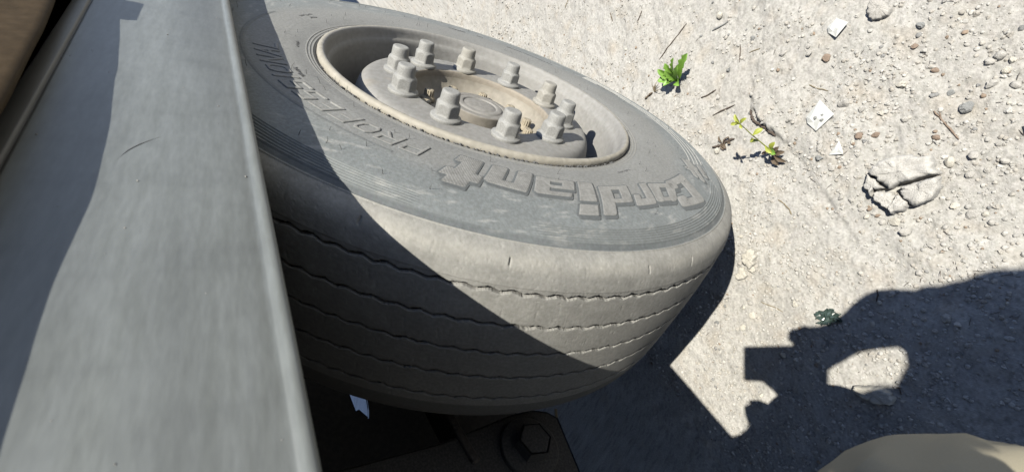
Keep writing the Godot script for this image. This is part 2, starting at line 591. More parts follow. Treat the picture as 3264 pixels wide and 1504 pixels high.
# one raised letter on the sidewall. strokes: lists of points in units of (width, height); corners: (radius, degrees) of foot start, foot end, top start, top end
func letter(parent: Node, strokes: Array, cb: Array, half: float, high: float, block: float, hatch: float, top := 1.0) -> void:
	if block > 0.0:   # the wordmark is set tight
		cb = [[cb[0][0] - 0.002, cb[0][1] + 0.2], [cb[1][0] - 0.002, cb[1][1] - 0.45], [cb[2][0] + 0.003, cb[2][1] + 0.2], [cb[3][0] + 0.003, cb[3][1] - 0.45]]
	var r0: float = (cb[0][0] + cb[1][0]) * 0.5
	var r1: float = (cb[2][0] + cb[3][0]) * 0.5
	var hm := r1 - r0
	var wm: float = absf(wrapf(deg_to_rad(cb[0][1] - cb[1][1]), -PI, PI)) * r0
	var step := 0.0009
	var x0 := -0.006
	var x1 := wm + 0.006
	var y0 := -0.006
	var y1 := hm * top + 0.006 + block
	var nu := int((x1 - x0) / step) + 1
	var nv := int((y1 - y0) / step) + 1
	var segs: Array = []
	var boxes: Array = []
	for s in strokes:
		if s[0] is float or s[0] is int:   # a bar: (left, bottom, right, top)
			var c := Vector2((s[0] + s[2]) * 0.5 * wm, (s[1] + s[3]) * 0.5 * hm)
			boxes.append([c, Vector2((s[2] - s[0]) * 0.5 * wm, (s[3] - s[1]) * 0.5 * hm) - Vector2.ONE * half])
			continue
		for k in s.size() - 1:
			var a := Vector2(s[k][0] * wm, s[k][1] * hm)
			var b := Vector2(s[k + 1][0] * wm, s[k + 1][1] * hm)
			segs.append([a, b])
	var P := PackedVector3Array()
	var C := PackedColorArray()
	var skip := PackedByteArray()
	var lows := PackedFloat32Array()
	for j in nv:
		for i in nu:
			var q := Vector2(x0 + (x1 - x0) * i / (nu - 1), y0 + (y1 - y0) * j / (nv - 1))
			var face := 1.0
			var slab := 1.0
			for e in segs:
				face = minf(face, seg_dist(q, e[0], e[1]) - half)
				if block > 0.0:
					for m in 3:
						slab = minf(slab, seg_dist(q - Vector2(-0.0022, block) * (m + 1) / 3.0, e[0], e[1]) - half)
			for e in boxes:
				face = minf(face, bar_dist(q - e[0], e[1]) - half)
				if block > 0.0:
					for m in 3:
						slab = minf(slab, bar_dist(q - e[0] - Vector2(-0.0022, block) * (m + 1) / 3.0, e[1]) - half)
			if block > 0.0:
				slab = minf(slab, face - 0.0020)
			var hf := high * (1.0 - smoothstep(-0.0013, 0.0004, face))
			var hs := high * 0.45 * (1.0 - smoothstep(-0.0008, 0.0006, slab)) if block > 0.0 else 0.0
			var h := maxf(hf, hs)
			var u := q.x / wm
			var v := q.y / hm
			var rr: float = lerpf(lerpf(cb[0][0], cb[1][0], u), lerpf(cb[2][0], cb[3][0], u), v)
			var t0: float = cb[0][1] + wrapf(cb[1][1] - cb[0][1], -180.0, 180.0) * u
			var t1: float = cb[2][1] + wrapf(cb[3][1] - cb[2][1], -180.0, 180.0) * u
			var th := deg_to_rad(t0 + wrapf(t1 - t0, -180.0, 180.0) * v)
			var zz := wall_z(rr) - 0.0009 + h + (0.0009 if h > 0.0001 else 0.0)
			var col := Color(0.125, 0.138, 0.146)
			if face < -0.0007:
				col = Color(0.325, 0.325, 0.315)
				if hatch > 0.0:
					var line := 0.5 + 0.5 * sin((q.x + q.y * 0.6) * TAU / 0.0031)
					zz -= 0.0007 * line * hatch
					col = col.lerp(Color(0.38, 0.375, 0.36), 0.5 * hatch).lerp(Color(0.15, 0.16, 0.165), 0.75 * line * hatch)
				col *= 1.0 + 0.25 * n_mid.get_noise_2d(q.x * 4.0 + cb[0][1], q.y * 4.0)
			P.append(Vector3(rr * cos(th), rr * sin(th), zz))
			C.append(Color(col.r * TYRE_TONE, col.g * TYRE_TONE, col.b * TYRE_TONE))
			lows.append(h)
	skip.resize(nu * nv)
	for j in nv - 1:
		for i in nu - 1:
			var k := j * nu + i
			skip[k] = 1 if lows[k] <= 0.0 and lows[k + 1] <= 0.0 and lows[k + nu] <= 0.0 and lows[k + nu + 1] <= 0.0 else 0
	put("raised_letter", grid(P, nu, nv, false, C, false, skip), mats.tyre, parent)


func lettering(wheel: Node) -> void:
	var ring := [[0.0, 0.0, 0.38, 1.0], [0.62, 0.0, 1.0, 1.0], [0.0, 0.0, 1.0, 0.26], [0.0, 0.74, 1.0, 1.0]]
	var rd := 0.0055
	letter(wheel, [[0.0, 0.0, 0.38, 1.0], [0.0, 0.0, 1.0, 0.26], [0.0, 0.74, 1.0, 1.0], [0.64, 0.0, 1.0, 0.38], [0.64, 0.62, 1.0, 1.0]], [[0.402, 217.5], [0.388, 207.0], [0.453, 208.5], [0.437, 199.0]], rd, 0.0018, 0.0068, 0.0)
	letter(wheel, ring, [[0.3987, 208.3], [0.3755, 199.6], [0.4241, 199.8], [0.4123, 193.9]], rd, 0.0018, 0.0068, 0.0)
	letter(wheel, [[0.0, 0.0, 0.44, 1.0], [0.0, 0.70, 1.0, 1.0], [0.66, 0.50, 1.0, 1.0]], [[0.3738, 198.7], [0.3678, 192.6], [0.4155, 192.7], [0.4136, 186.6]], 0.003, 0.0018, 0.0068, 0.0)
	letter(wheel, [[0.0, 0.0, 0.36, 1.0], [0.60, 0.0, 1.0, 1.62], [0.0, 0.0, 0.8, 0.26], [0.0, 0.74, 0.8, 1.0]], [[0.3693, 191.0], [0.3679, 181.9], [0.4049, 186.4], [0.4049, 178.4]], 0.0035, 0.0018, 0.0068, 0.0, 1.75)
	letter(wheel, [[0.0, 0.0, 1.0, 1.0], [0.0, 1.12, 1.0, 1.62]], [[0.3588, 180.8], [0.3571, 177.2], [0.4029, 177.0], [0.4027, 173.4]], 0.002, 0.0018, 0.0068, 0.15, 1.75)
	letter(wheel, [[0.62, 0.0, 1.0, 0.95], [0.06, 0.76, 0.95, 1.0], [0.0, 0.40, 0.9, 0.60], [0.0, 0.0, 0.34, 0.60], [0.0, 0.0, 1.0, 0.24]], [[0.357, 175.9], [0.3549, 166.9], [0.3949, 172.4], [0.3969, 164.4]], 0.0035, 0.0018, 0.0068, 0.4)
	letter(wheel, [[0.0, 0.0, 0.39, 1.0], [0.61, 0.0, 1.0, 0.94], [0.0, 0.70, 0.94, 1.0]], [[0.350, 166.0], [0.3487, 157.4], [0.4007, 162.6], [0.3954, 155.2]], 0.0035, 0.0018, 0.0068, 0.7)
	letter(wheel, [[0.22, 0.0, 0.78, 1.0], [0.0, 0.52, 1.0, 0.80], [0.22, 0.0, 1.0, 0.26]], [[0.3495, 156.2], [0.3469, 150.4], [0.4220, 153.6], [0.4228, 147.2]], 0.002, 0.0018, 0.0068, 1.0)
	# the slimmer word that follows
	var glyphs := {
		"P": [[[0, 0], [0, 1], [0.9, 1], [0.9, 0.5], [0, 0.5]]], "R": [[[0, 0], [0, 1], [0.9, 1], [0.9, 0.5], [0, 0.5]], [[0.45, 0.5], [0.95, 0]]],
		"O": [[[0.15, 0.1], [0.75, 0.1], [0.9, 0.3], [0.9, 0.7], [0.75, 0.9], [0.15, 0.9], [0, 0.7], [0, 0.3], [0.15, 0.1]]], "F": [[[0, 0], [0, 1], [0.9, 1]], [[0, 0.5], [0.7, 0.5]]],
		"E": [[[0.9, 0], [0, 0], [0, 1], [0.9, 1]], [[0, 0.5], [0.7, 0.5]]], "S": [[[0, 0], [0.9, 0], [0.9, 0.5], [0, 0.5], [0, 1], [0.9, 1]]], "I": [[[0.4, 0], [0.4, 1]]],
		"N": [[[0, 0], [0, 1], [0.9, 0], [0.9, 1]]], "A": [[[0, 0], [0.45, 1], [0.9, 0]], [[0.2, 0.4], [0.7, 0.4]]], "L": [[[0, 1], [0, 0], [0.9, 0]]],
	}
	var t := 143.6
	for ch in "PROFESSIONAL":
		var w := 2.2 if ch == "I" else 4.0
		letter(wheel, glyphs[ch], [[0.356, t], [0.356, t - w * 0.94], [0.3845, t - 0.8], [0.3845, t - 0.8 - w * 0.88]], 0.0028, 0.0015, 0.0, 0.0)
		t -= w + 0.95
	# pennant emblem that stands before the wordmark, with three sweeping lines
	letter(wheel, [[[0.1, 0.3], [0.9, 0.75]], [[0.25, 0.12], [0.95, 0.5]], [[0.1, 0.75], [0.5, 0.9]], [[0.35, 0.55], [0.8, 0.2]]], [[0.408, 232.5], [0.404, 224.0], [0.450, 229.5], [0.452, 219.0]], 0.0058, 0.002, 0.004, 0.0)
	for k in 4:
		var P := PackedVector3Array()
		var R := PackedFloat32Array()
		for i in 40:
			var th := deg_to_rad(lerpf(229.0 + k * 1.2, 296.0, i / 39.0))
			var rr := 0.424 + 0.0095 * k + 0.010 * sin(i / 39.0 * PI)
			P.append(Vector3(rr * cos(th), rr * sin(th), wall_z(rr) - 0.0003))
			R.append(0.0012)
		put("raised_line", tube(P, R, 6, Color(0.28, 0.28, 0.27)), mats.tyre, wheel)
	# rows of small moulded marks, too small to read
	for e in [[0.366, 55.5, 50.0, 0.006], [0.353, 53.5, 50.5, 0.006], [0.405, -10.0, -16.0, 0.007], [0.408, -21.0, -23.0, 0.007], [0.398, -33.0, -52.0, 0.006], [0.326, 84.5, 80.0, 0.004], [0.332, -158.0, -164.0, 0.004], [0.345, 107.0, 102.0, 0.007], [0.425, -70.0, -80.0, 0.006]]:
		var st := SurfaceTool.new()
		st.begin(Mesh.PRIMITIVE_TRIANGLES)
		var th: float = e[1]
		while th > e[2]:
			for q in 2:
				var rr: float = e[0] + rng.randf_range(0, 0.5) * e[3]
				var a := deg_to_rad(th)
				var b := bevel_box(Vector3(rng.randf_range(0.0012, 0.0034), rng.randf_range(0.3, 1.0) * e[3], 0.0016), 0.0004)
				st.append_from(b, 0, Transform3D(Basis(Vector3(0, 0, 1), a - PI / 2 + rng.randf_range(-0.7, 0.7)), Vector3(rr * cos(a), rr * sin(a), wall_z(rr))))
			th -= rad_to_deg(0.0042 / e[0])
		put("moulded_mark", st.commit(), flat_rubber(), wheel)


func flat_rubber() -> StandardMaterial3D:
	if not mats.has("rubber"):
		mat("rubber", Color(0.065, 0.067, 0.07), 0.8, Vector3(20, 20, 20), 0.8)
	return mats.rubber


func whiskers() -> ArrayMesh:
	var st := SurfaceTool.new()
	st.begin(Mesh.PRIMITIVE_TRIANGLES)
	for k in 110:
		var th := rng.randf() * TAU
		var r: float = [0.318, 0.335, 0.352, 0.411, 0.437, 0.448][k % 6] + rng.randf_range(-0.004, 0.004)
		if k % 6 == 0:
			r = rng.randf_range(0.298, 0.306)
		var p := Vector3(r * cos(th), r * sin(th), wall_z(r) - 0.001)
		var lean := Vector3(rng.randf_range(-0.5, 0.5), rng.randf_range(-0.5, 0.5), 1.0).normalized()
		var l := rng.randf_range(0.004, 0.012)
		st.append_from(tube(PackedVector3Array([p, p + lean * l * 0.5, p + lean * l + Vector3(rng.randf_range(-1, 1), rng.randf_range(-1, 1), 0) * l * 0.25]), PackedFloat32Array([0.0004, 0.00035, 0.0002]), 4), 0, Transform3D())
	return st.commit()


func rim_mesh() -> ArrayMesh:
	var prof := smooth_prof(PackedVector2Array([Vector2(0.2945, -0.016), Vector2(0.2982, -0.009), Vector2(0.2988, -0.004), Vector2(0.2968, 0.0005), Vector2(0.2925, 0.0022), Vector2(0.2882, 0.0008), Vector2(0.2855, -0.004), Vector2(0.2838, -0.010), Vector2(0.2815, -0.0165), Vector2(0.2785, -0.0205), Vector2(0.2762, -0.027), Vector2(0.2748, -0.040), Vector2(0.2725, -0.060), Vector2(0.2695, -0.085), Vector2(0.2655, -0.110), Vector2(0.2610, -0.132), Vector2(0.2565, -0.142), Vector2(0.2520, -0.140), Vector2(0.2460, -0.122), Vector2(0.2400, -0.090), Vector2(0.2350, -0.064), Vector2(0.2295, -0.0465), Vector2(0.2235, -0.0375), Vector2(0.2165, -0.0330), Vector2(0.207, -0.0313), Vector2(0.190, -0.031), Vector2(0.170, -0.031), Vector2(0.150, -0.031), Vector2(0.1445, -0.0320), Vector2(0.1428, -0.0350), Vector2(0.1422, -0.041), Vector2(0.1420, -0.047)]), 4)
	var n := 540
	var P := PackedVector3Array()
	var C := PackedColorArray()
	var skip := PackedByteArray()
	for i in prof.size():
		var q := prof[i]
		for k in n:
			var a := TAU * k / n
			var p := Vector3(q.x * cos(a), q.x * sin(a), q.y)
			var nb := n_mid.get_noise_3dv(p * 0.8)
			var nf := n_fine.get_noise_3dv(p)
			var lip := band(q.x, 0.2912, 0.31, 0.0018)
			var col := Color(0.305, 0.302, 0.294).lerp(Color(0.405, 0.38, 0.325), lip)
			col *= 1.0 + 0.09 * nb + 0.06 * nf
			col = col.lerp(Color(0.33, 0.265, 0.17), clampf(nb * 1.6 - 0.55, 0, 0.75) * band(q.x, 0.14, 0.24, 0.004))
			if q.x < 0.1475 and q.y < -0.0315:
				col = col.lerp(Color(0.34, 0.28, 0.20), 0.6)
			var rough := 0.0006 if q.x > 0.294 else 0.00014
			P.append(p * (1.0 + rough / 0.3 * nf) + Vector3(0, 0, 0.0003 * nf * lip))
			C.append(Color(col.r * 0.60, col.g * 0.60, col.b * 0.60))
			var hand := fposmod(rad_to_deg(a) - 62.2 + 18.0, 36.0) - 18.0   # the slots lie between the nuts
			skip.append(1 if q.y < -0.068 and q.y > -0.118 and q.x < 0.25 and absf(absf(hand) - 18.0) < 8.0 else 0)
	return grid(P, n, prof.size(), true, C, false, skip)


func nut_mesh() -> ArrayMesh:
	var n := 60
	var P := PackedVector3Array()
	var rings := [[0.0258, 0.0, 0], [0.0262, 0.0012, 0], [0.0262, 0.0042, 0], [0.0255, 0.0056, 0], [0.0228, 0.0066, 0], [0.0216, 0.0078, 0], [0.0212, 0.0083, 1], [0.0211, 0.012, 1], [0.0210, 0.018, 1], [0.0208, 0.0225, 1], [0.0205, 0.0245, 1], [0.0199, 0.0262, 1], [0.0189, 0.0277, 1], [0.0176, 0.0289, 1], [0.0165, 0.0300, 0], [0.0158, 0.0318, 0], [0.0156, 0.036, 0], [0.0153, 0.0415, 0], [0.0149, 0.0450, 0], [0.0141, 0.0470, 0], [0.0125, 0.0480, 0], [0.0100, 0.0482, 0], [0.0092, 0.0478, 0], [0.0004, 0.0478, 0]]
	for e in rings:
		for k in n:
			var a := TAU * k / n
			var r: float = e[0]
			if e[2] == 1:
				var m := fposmod(a, PI / 3.0) - PI / 6.0
				r = minf(r, 0.0186 / cos(m))
			P.append(Vector3(r * cos(a), r * sin(a), e[1]))
	return grid(P, n, rings.size(), true, PackedColorArray(), false)


func star_bolt() -> ArrayMesh:
	var P := PackedVector3Array()
	var n := 48
	for e in [[0.0125, 0.0, 0], [0.0125, 0.003, 0], [0.0105, 0.0045, 0], [0.0085, 0.006, 0], [0.0078, 0.007, 1], [0.0078, 0.0145, 1], [0.0068, 0.0158, 1], [0.0035, 0.0158, 0], [0.0002, 0.0145, 0]]:
		for k in n:
			var a := TAU * k / n
			var r: float = e[0] * (1.0 + (0.12 * cos(a * 12.0) if e[2] == 1 else 0.0))
			P.append(Vector3(r * cos(a), r * sin(a), e[1]))
	return grid(P, n, 9, true)


func hub_mesh() -> ArrayMesh:
	var prof := smooth_prof(PackedVector2Array([Vector2(0.1410, -0.0440), Vector2(0.1395, -0.0500), Vector2(0.1370, -0.0560), Vector2(0.132, -0.0640), Vector2(0.125, -0.0720), Vector2(0.115, -0.0755), Vector2(0.100, -0.0770), Vector2(0.0690, -0.0775), Vector2(0.0645, -0.0765), Vector2(0.0632, -0.0730), Vector2(0.0625, -0.0500), Vector2(0.0618, -0.0462), Vector2(0.0595, -0.0448), Vector2(0.0520, -0.0445), Vector2(0.0500, -0.0452), Vector2(0.0485, -0.0460), Vector2(0.0465, -0.0452), Vector2(0.0440, -0.0432), Vector2(0.0370, -0.0428), Vector2(0.0350, -0.0436), Vector2(0.0335, -0.0452), Vector2(0.0315, -0.0448), Vector2(0.022, -0.0425), Vector2(0.0005, -0.0420)]), 3)
	var n := 200
	var P := PackedVector3Array()
	var C := PackedColorArray()
	for q in prof:
		for k in n:
			var a := TAU * k / n
			var p := Vector3(q.x * cos(a), q.x * sin(a), q.y)
			var nf := n_fine.get_noise_3dv(p)
			var nb := n_mid.get_noise_3dv(p * 1.5)
			var col := Color(0.315, 0.288, 0.242)
			if q.x < 0.0650:
				col = Color(0.235, 0.215, 0.185) if q.x > 0.0617 else Color(0.255, 0.245, 0.228)
			if q.x < 0.050:
				col = Color(0.275, 0.267, 0.254)
			col *= 1.0 + 0.16 * nf + 0.12 * nb
			P.append(p + Vector3(0, 0, nf * (0.0012 if q.x > 0.062 else 0.0003)))
			C.append(Color(col.r * 0.6, col.g * 0.6, col.b * 0.6))
	return grid(P, n, prof.size(), true, C)


func deck(x: float, up: float, z: float) -> Vector3:   # a place given along the trailer, above the rail's lower edge
	return Vector3(x, DECK_Y + TILT * x + up, z)


func build_trailer() -> void:
	var t := Node3D.new()
	t.name = numbered("trailer")
	add_child(t)
	tag(t, "trailer with a grey side rail, tan cover and dusty ten-nut wheel", "trailer")

	# the wheel: rim as its own mesh, everything bolted to it or mounted on it below
	var wheel := put("wheel", rim_mesh(), mats.rim, t, Vector3(0, HUB, 0))
	put("tyre", tyre_mesh(), mats.tyre, wheel)
	lettering(wheel)
	var w := put("moulding_whiskers", whiskers(), flat_rubber(), wheel)
	w.set_meta("kind", "stuff")
	var dirt := SurfaceTool.new()
	dirt.begin(Mesh.PRIMITIVE_TRIANGLES)
	for k in 220:
		var a := deg_to_rad(rng.randf_range(95.0, 205.0))
		var rr := 0.3005 + 0.002 * rng.randf()
		var sz := 0.0012 + 0.0035 * pow(rng.randf(), 2.0)
		dirt.append_from(rocks[k % 8], 0, Transform3D(Basis.from_euler(Vector3(rng.randf() * 3.0, rng.randf() * 3.0, rng.randf() * 3.0)).scaled(Vector3(sz, sz, sz)), Vector3(rr * cos(a), rr * sin(a), -0.0065 + 0.001 * rng.randf())))
	var crumbs := put("dirt_crumbs", dirt.commit(), flat_rubber(), wheel)
	crumbs.set_meta("kind", "stuff")
	put("hub", hub_mesh(), mats.rim, wheel)
	var nut := nut_mesh()
	for i in 10:
		var a := deg_to_rad(62.2 - 36.0 * i)
		var o := put("lug_nut", nut, mats.nut_tan if i == 2 or i == 4 else mats.nut, wheel, Vector3(0.1675 * cos(a), 0.1675 * sin(a), -0.0312))
		o.rotation.z = a + 0.35 + 0.22 * sin(i * 12.7)
	var sb := star_bolt()
	for d in [48.0, 8.0, -29.0, -66.0, -101.0, -131.0, 165.0, 120.0, 84.0]:
		var a := deg_to_rad(d)
		var o := put("hub_bolt", sb, mats.bolt, wheel, Vector3(0.108 * cos(a), 0.108 * sin(a), -0.0745))
		o.rotation.z = d
		o.scale = Vector3(1.15, 1.15, 1.35)
	var va := deg_to_rad(96.0)
	put("valve", tube(PackedVector3Array([Vector3(0.262 * cos(va), 0.262 * sin(va), -0.12), Vector3(0.252 * cos(va), 0.252 * sin(va), -0.085), Vector3(0.246 * cos(va), 0.246 * sin(va), -0.062)]), PackedFloat32Array([0.004, 0.0045, 0.0045]), 10), mats.black, wheel)
	put("valve_cap", tube(PackedVector3Array([Vector3(0.246 * cos(va), 0.246 * sin(va), -0.0625), Vector3(0.2425 * cos(va), 0.2425 * sin(va), -0.051), Vector3(0.242 * cos(va), 0.242 * sin(va), -0.050)]), PackedFloat32Array([0.0056, 0.0056, 0.002]), 12), mats.paper, wheel)

	# the far wheel of the axle, seen only as a dark shape
	var back := lathe(smooth_prof(PackedVector2Array([Vector2(0.02, -0.05), Vector2(0.14, -0.05), Vector2(0.20, -0.09), Vector2(0.27, -0.10), Vector2(0.29, -0.01), Vector2(0.34, 0.0), Vector2(0.44, 0.0), Vector2(0.49, -0.01), Vector2(0.515, -0.05), Vector2(0.52, -0.15), Vector2(0.515, -0.25), Vector2(0.49, -0.29), Vector2(0.30, -0.295), Vector2(0.28, -0.20), Vector2(0.02, -0.20)]), 3), 96)
	var other := put("wheel", back, mats.dark_steel, t, Vector3(0, HUB, -2.2))
	other.set_meta("label", "far wheel on the other end of the axle")

	# side rail: section (up, z) swept along x
	var sec := PackedVector2Array()
	for q in [[0.0135, -0.046], [0.0035, -0.046], [0.0005, -0.043], [0.0, -0.03], [0.0, 0.020], [0.0004, 0.0345], [0.0014, 0.0375], [0.0030, 0.0384], [0.0048, 0.0389], [0.0066, 0.0388], [0.0080, 0.0385], [0.0090, 0.0382], [0.0100, 0.0377], [0.0120, 0.0378], [0.0160, 0.0380], [0.03, 0.0380], [0.05, 0.0379], [0.075, 0.0379], [0.10, 0.0380], [0.12, 0.0380], [0.1315, 0.0380], [0.1332, 0.0376], [0.1340, 0.0362], [0.1346, 0.0362], [0.1354, 0.0377], [0.1366, 0.0386], [0.142, 0.0388], [0.1468, 0.0386], [0.1482, 0.0372], [0.1486, 0.034], [0.1486, -0.02]]:
		sec.append(Vector2(q[0], q[1]))
	var P := PackedVector3Array()
	var RC := PackedColorArray()
	var nx := 420
	for q in sec:
		for i in nx:
			var x := -3.0 + 7.0 * i / (nx - 1)
			if i > 60 and i < 400:
				x = lerpf(-1.2, 0.6, (i - 60) / 340.0)
			elif i <= 60:
				x = lerpf(-3.0, -1.2, i / 60.0)
			else:
				x = lerpf(0.6, 4.0, (i - 400) / 19.0)
			var wav := 0.0
			if q.y > 0.037 and q.x > 0.012 and q.x < 0.131:
				wav = 0.00035 * n_big.get_noise_2d(x * 4.0, q.x * 9.0) + 0.00012 * n_mid.get_noise_2d(x * 0.6, q.x * 5.0)
			P.append(deck(x, q.x, q.y + wav + 0.0003 * n_mid.get_noise_2d(x * 1.2, 3.0)))
			var tone := 0.60 + 0.42 * n_mid.get_noise_2d(x * 0.05, q.x * 4.5) + 0.10 * n_mid.get_noise_2d(x * 0.1 + 9.0, q.x * 11.0) + 0.12 * n_big.get_noise_2d(x * 3.0, q.x * 6.0)
			tone -= 0.07 * clampf(n_mid.get_noise_2d(x * 3.0, q.x * 1.2 + 4.0) * 2.0 - 0.3, 0.0, 1.0)
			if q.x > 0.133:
				tone *= 0.45  # shade under the cover put into the upper strip's tone
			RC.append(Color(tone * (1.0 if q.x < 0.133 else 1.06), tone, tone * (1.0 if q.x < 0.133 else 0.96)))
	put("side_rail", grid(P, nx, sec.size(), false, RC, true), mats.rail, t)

	# specks chipped and spattered on the face
	var chips := SurfaceTool.new()
	chips.begin(Mesh.PRIMITIVE_TRIANGLES)
	for k in 34:
		var sz := 0.0005 + 0.0011 * pow(rng.randf(), 3.0)
		chips.append_from(rocks[k % 8], 0, Transform3D(Basis.from_euler(Vector3(0, 0, rng.randf() * TAU)).scaled(Vector3(sz * 1.6, sz, sz * 0.35)), deck(rng.randf_range(-0.64, 0.04), rng.randf_range(0.012, 0.13), 0.0381)))
	put("dried_splashes", chips.commit(), mats.stone, t).set_meta("kind", "stuff")

	# the scrape on the rail's face
	var scr := PackedVector3Array()
	var scw := PackedFloat32Array()
	for i in 9:
		var u := i / 8.0
		scr.append(deck(lerpf(-0.408, -0.372, u), lerpf(0.084, 0.062, u) + 0.004 * sin(u * 3.0), 0.0377))
		scw.append(0.00042 * sin(PI * clampf(u, 0.06, 0.94)))
	put("scrape_mark", tube(scr, scw, 5), mats.scuff, t)

	# tan cover hanging over the rail's upper strip
	var TP := PackedVector3Array()
	var ups := PackedFloat32Array([0.176, 0.145, 0.1385, 0.1368, 0.1385, 0.143, 0.150, 0.158, 0.168, 0.18, 0.20, 0.23, 0.27, 0.32, 0.38, 0.45, 0.55, 0.7, 0.9, 1.7, 3.05])
	var outs := PackedFloat32Array([0.0540, 0.0560, 0.0575, 0.0605, 0.0632, 0.0640, 0.0640, 0.0636, 0.0634, 0.0636, 0.064, 0.065, 0.066, 0.068, 0.069, 0.07, 0.07, 0.07, 0.07, 0.07, 0.07])
	for j in ups.size():
		for i in 300:
			var x := lerpf(-3.0, 4.0, i / 299.0)
			if i > 40 and i < 280:
				x = lerpf(-1.2, 0.6, (i - 40) / 240.0)
			elif i <= 40:
				x = lerpf(-3.0, -1.2, i / 40.0)
			else:
				x = lerpf(0.6, 4.0, (i - 280) / 19.0)
			var sag := 0.0026 * n_big.get_noise_2d(x * 2.0, 7.0) + hem(x)
			var fold := 0.0035 * n_big.get_noise_2d(x * 5.0 + ups[j] * 3.0, ups[j] * 2.0) * smoothstep(0.15, 0.4, ups[j])
			TP.append(deck(x, ups[j] + sag * (1.0 - smoothstep(0.15, 0.3, ups[j])), outs[j] + fold))
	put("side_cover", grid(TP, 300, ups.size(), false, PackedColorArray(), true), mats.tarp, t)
	var strap := put("strap_buckle", bevel_box(Vector3(0.072, 0.11, 0.010), 0.003), mats.tarp, t, deck(-0.092, 0.2075, 0.0715))
	strap.rotation.z = 0.0

	# body behind the cover, deck and the frame below it
	var slab := func(called: String, size: Vector3, at: Vector3, m: Material) -> MeshInstance3D:
		var o := put(called, bevel_box(size, 0.006), m, t, at)
		o.rotation.z = atan(TILT)
		return o
	slab.call("front_panel", Vector3(0.04, 2.95, 2.5), Vector3(-2.98, 2.42, -1.19), mats.tarp)
	slab.call("rear_panel", Vector3(0.04, 2.95, 2.5), Vector3(3.98, 2.70, -1.19), mats.tarp)
	slab.call("roof_cover", Vector3(7.0, 0.02, 2.54), Vector3(0.5, DECK_Y + TILT * 0.5 + 3.05, -1.2), mats.tarp)
	slab.call("far_cover", Vector3(7.0, 2.95, 0.02), Vector3(0.5, 2.55, -2.45), mats.tarp)
	slab.call("deck_floor", Vector3(6.9, 0.03, 2.38), Vector3(0.5, DECK_Y + 0.02 + 0.125, -1.21), mats.dark_steel)
	for x in [-2.4, -1.8, -1.25, -0.72, 0.74, 1.35, 2.0, 2.7, 3.4]:
		slab.call("cross_member", Vector3(0.06, 0.11, 2.3), deck(x, 0.052, -1.21), mats.dark_steel)
	for z in [-0.80, -1.62]:
		slab.call("chassis_beam", Vector3(6.6, 0.12, 0.11), deck(0.5, -0.06, z), mats.dark_steel)
	var axle := put("axle", tube(PackedVector3Array([Vector3(0, HUB, -0.14), Vector3(0, HUB, -2.1)]), PackedFloat32Array([0.063, 0.063]), 20), mats.dark_steel, t)
	axle.set_meta("label", "round steel axle tube")
	put("brake_drum", lathe(smooth_prof(PackedVector2Array([Vector2(0.06, -0.10), Vector2(0.205, -0.10), Vector2(0.21, -0.12), Vector2(0.21, -0.30), Vector2(0.20, -0.33), Vector2(0.06, -0.34)]), 3), 48), mats.rust_steel, t, Vector3(0, HUB, 0))

	# leaf spring over the axle and its front hanger
	for k in 4:
		var L := PackedVector3Array()
		var half := 0.50 - 0.09 * k
		for i in 17:
			var x := lerpf(-half, half, i / 16.0)
			L.append(Vector3(x, HUB + 0.155 - 0.018 * k - 0.18 * x * x, -0.47))
		var sp := SurfaceTool.new()
		sp.begin(Mesh.PRIMITIVE_TRIANGLES)
		for i in 16:
			var mid := (L[i] + L[i + 1]) * 0.5
			sp.append_from(bevel_box(Vector3((L[i + 1] - L[i]).length() + 0.001, 0.014, 0.075), 0.002), 0, Transform3D(Basis(Vector3(0, 0, 1), atan2(L[i + 1].y - L[i].y, L[i + 1].x - L[i].x)), mid))
		put("spring_leaf", sp.commit(), mats.rust_steel, t)
	var hang := plate(PackedVector2Array([Vector2(-0.475, 0.437), Vector2(-0.575, 0.452), Vector2(-0.64, 0.50), Vector2(-0.66, 0.90), Vector2(-0.44, 0.90), Vector2(-0.452, 0.66), Vector2(-0.443, 0.53), Vector2(-0.445, 0.482), Vector2(-0.458, 0.452)]), 0.016)
	var h := put("spring_hanger", hang, mats.hanger if mats.has("hanger") else mat("hanger", Color(0.05, 0.046, 0.041), 0.85, Vector3(12, 12, 12), 0.45, 0.03, 0.04), t, Vector3(0, 0, -0.455))
	put("washer", lathe(PackedVector2Array([Vector2(0.052, -0.001), Vector2(0.052, 0.008), Vector2(0.049, 0.010), Vector2(0.02, 0.010)]), 36), mats.hanger, h, Vector3(-0.508, 0.522, 0.0165))
	var hexa := PackedVector2Array()
	for i in 6:
		hexa.append(Vector2(0.030 * cos(i * PI / 3 + 0.3), 0.030 * sin(i * PI / 3 + 0.3)))
	hexa.reverse()
	put("hanger_bolt", plate(hexa, 0.024), mats.hanger, h, Vector3(-0.508, 0.522, 0.0270))
	put("hanger_plate", plate(PackedVector2Array([Vector2(-0.475, 0.437), Vector2(-0.64, 0.46), Vector2(-0.66, 0.88), Vector2(-0.44, 0.88), Vector2(-0.445, 0.482)]), 0.014), mats.dark_steel, t, Vector3(0, 0, -0.56))
	put("brake_line", tube(PackedVector3Array([Vector3(-0.40, 0.33, -0.58), Vector3(-0.432, 0.352, -0.57), Vector3(-0.475, 0.385, -0.555), Vector3(-0.53, 0.45, -0.545), Vector3(-0.55, 0.70, -0.54), Vector3(-0.55, 0.9, -0.54)]), PackedFloat32Array([0.0035, 0.0035, 0.0035, 0.0035, 0.0035, 0.0035]), 8), mats.straw, t)
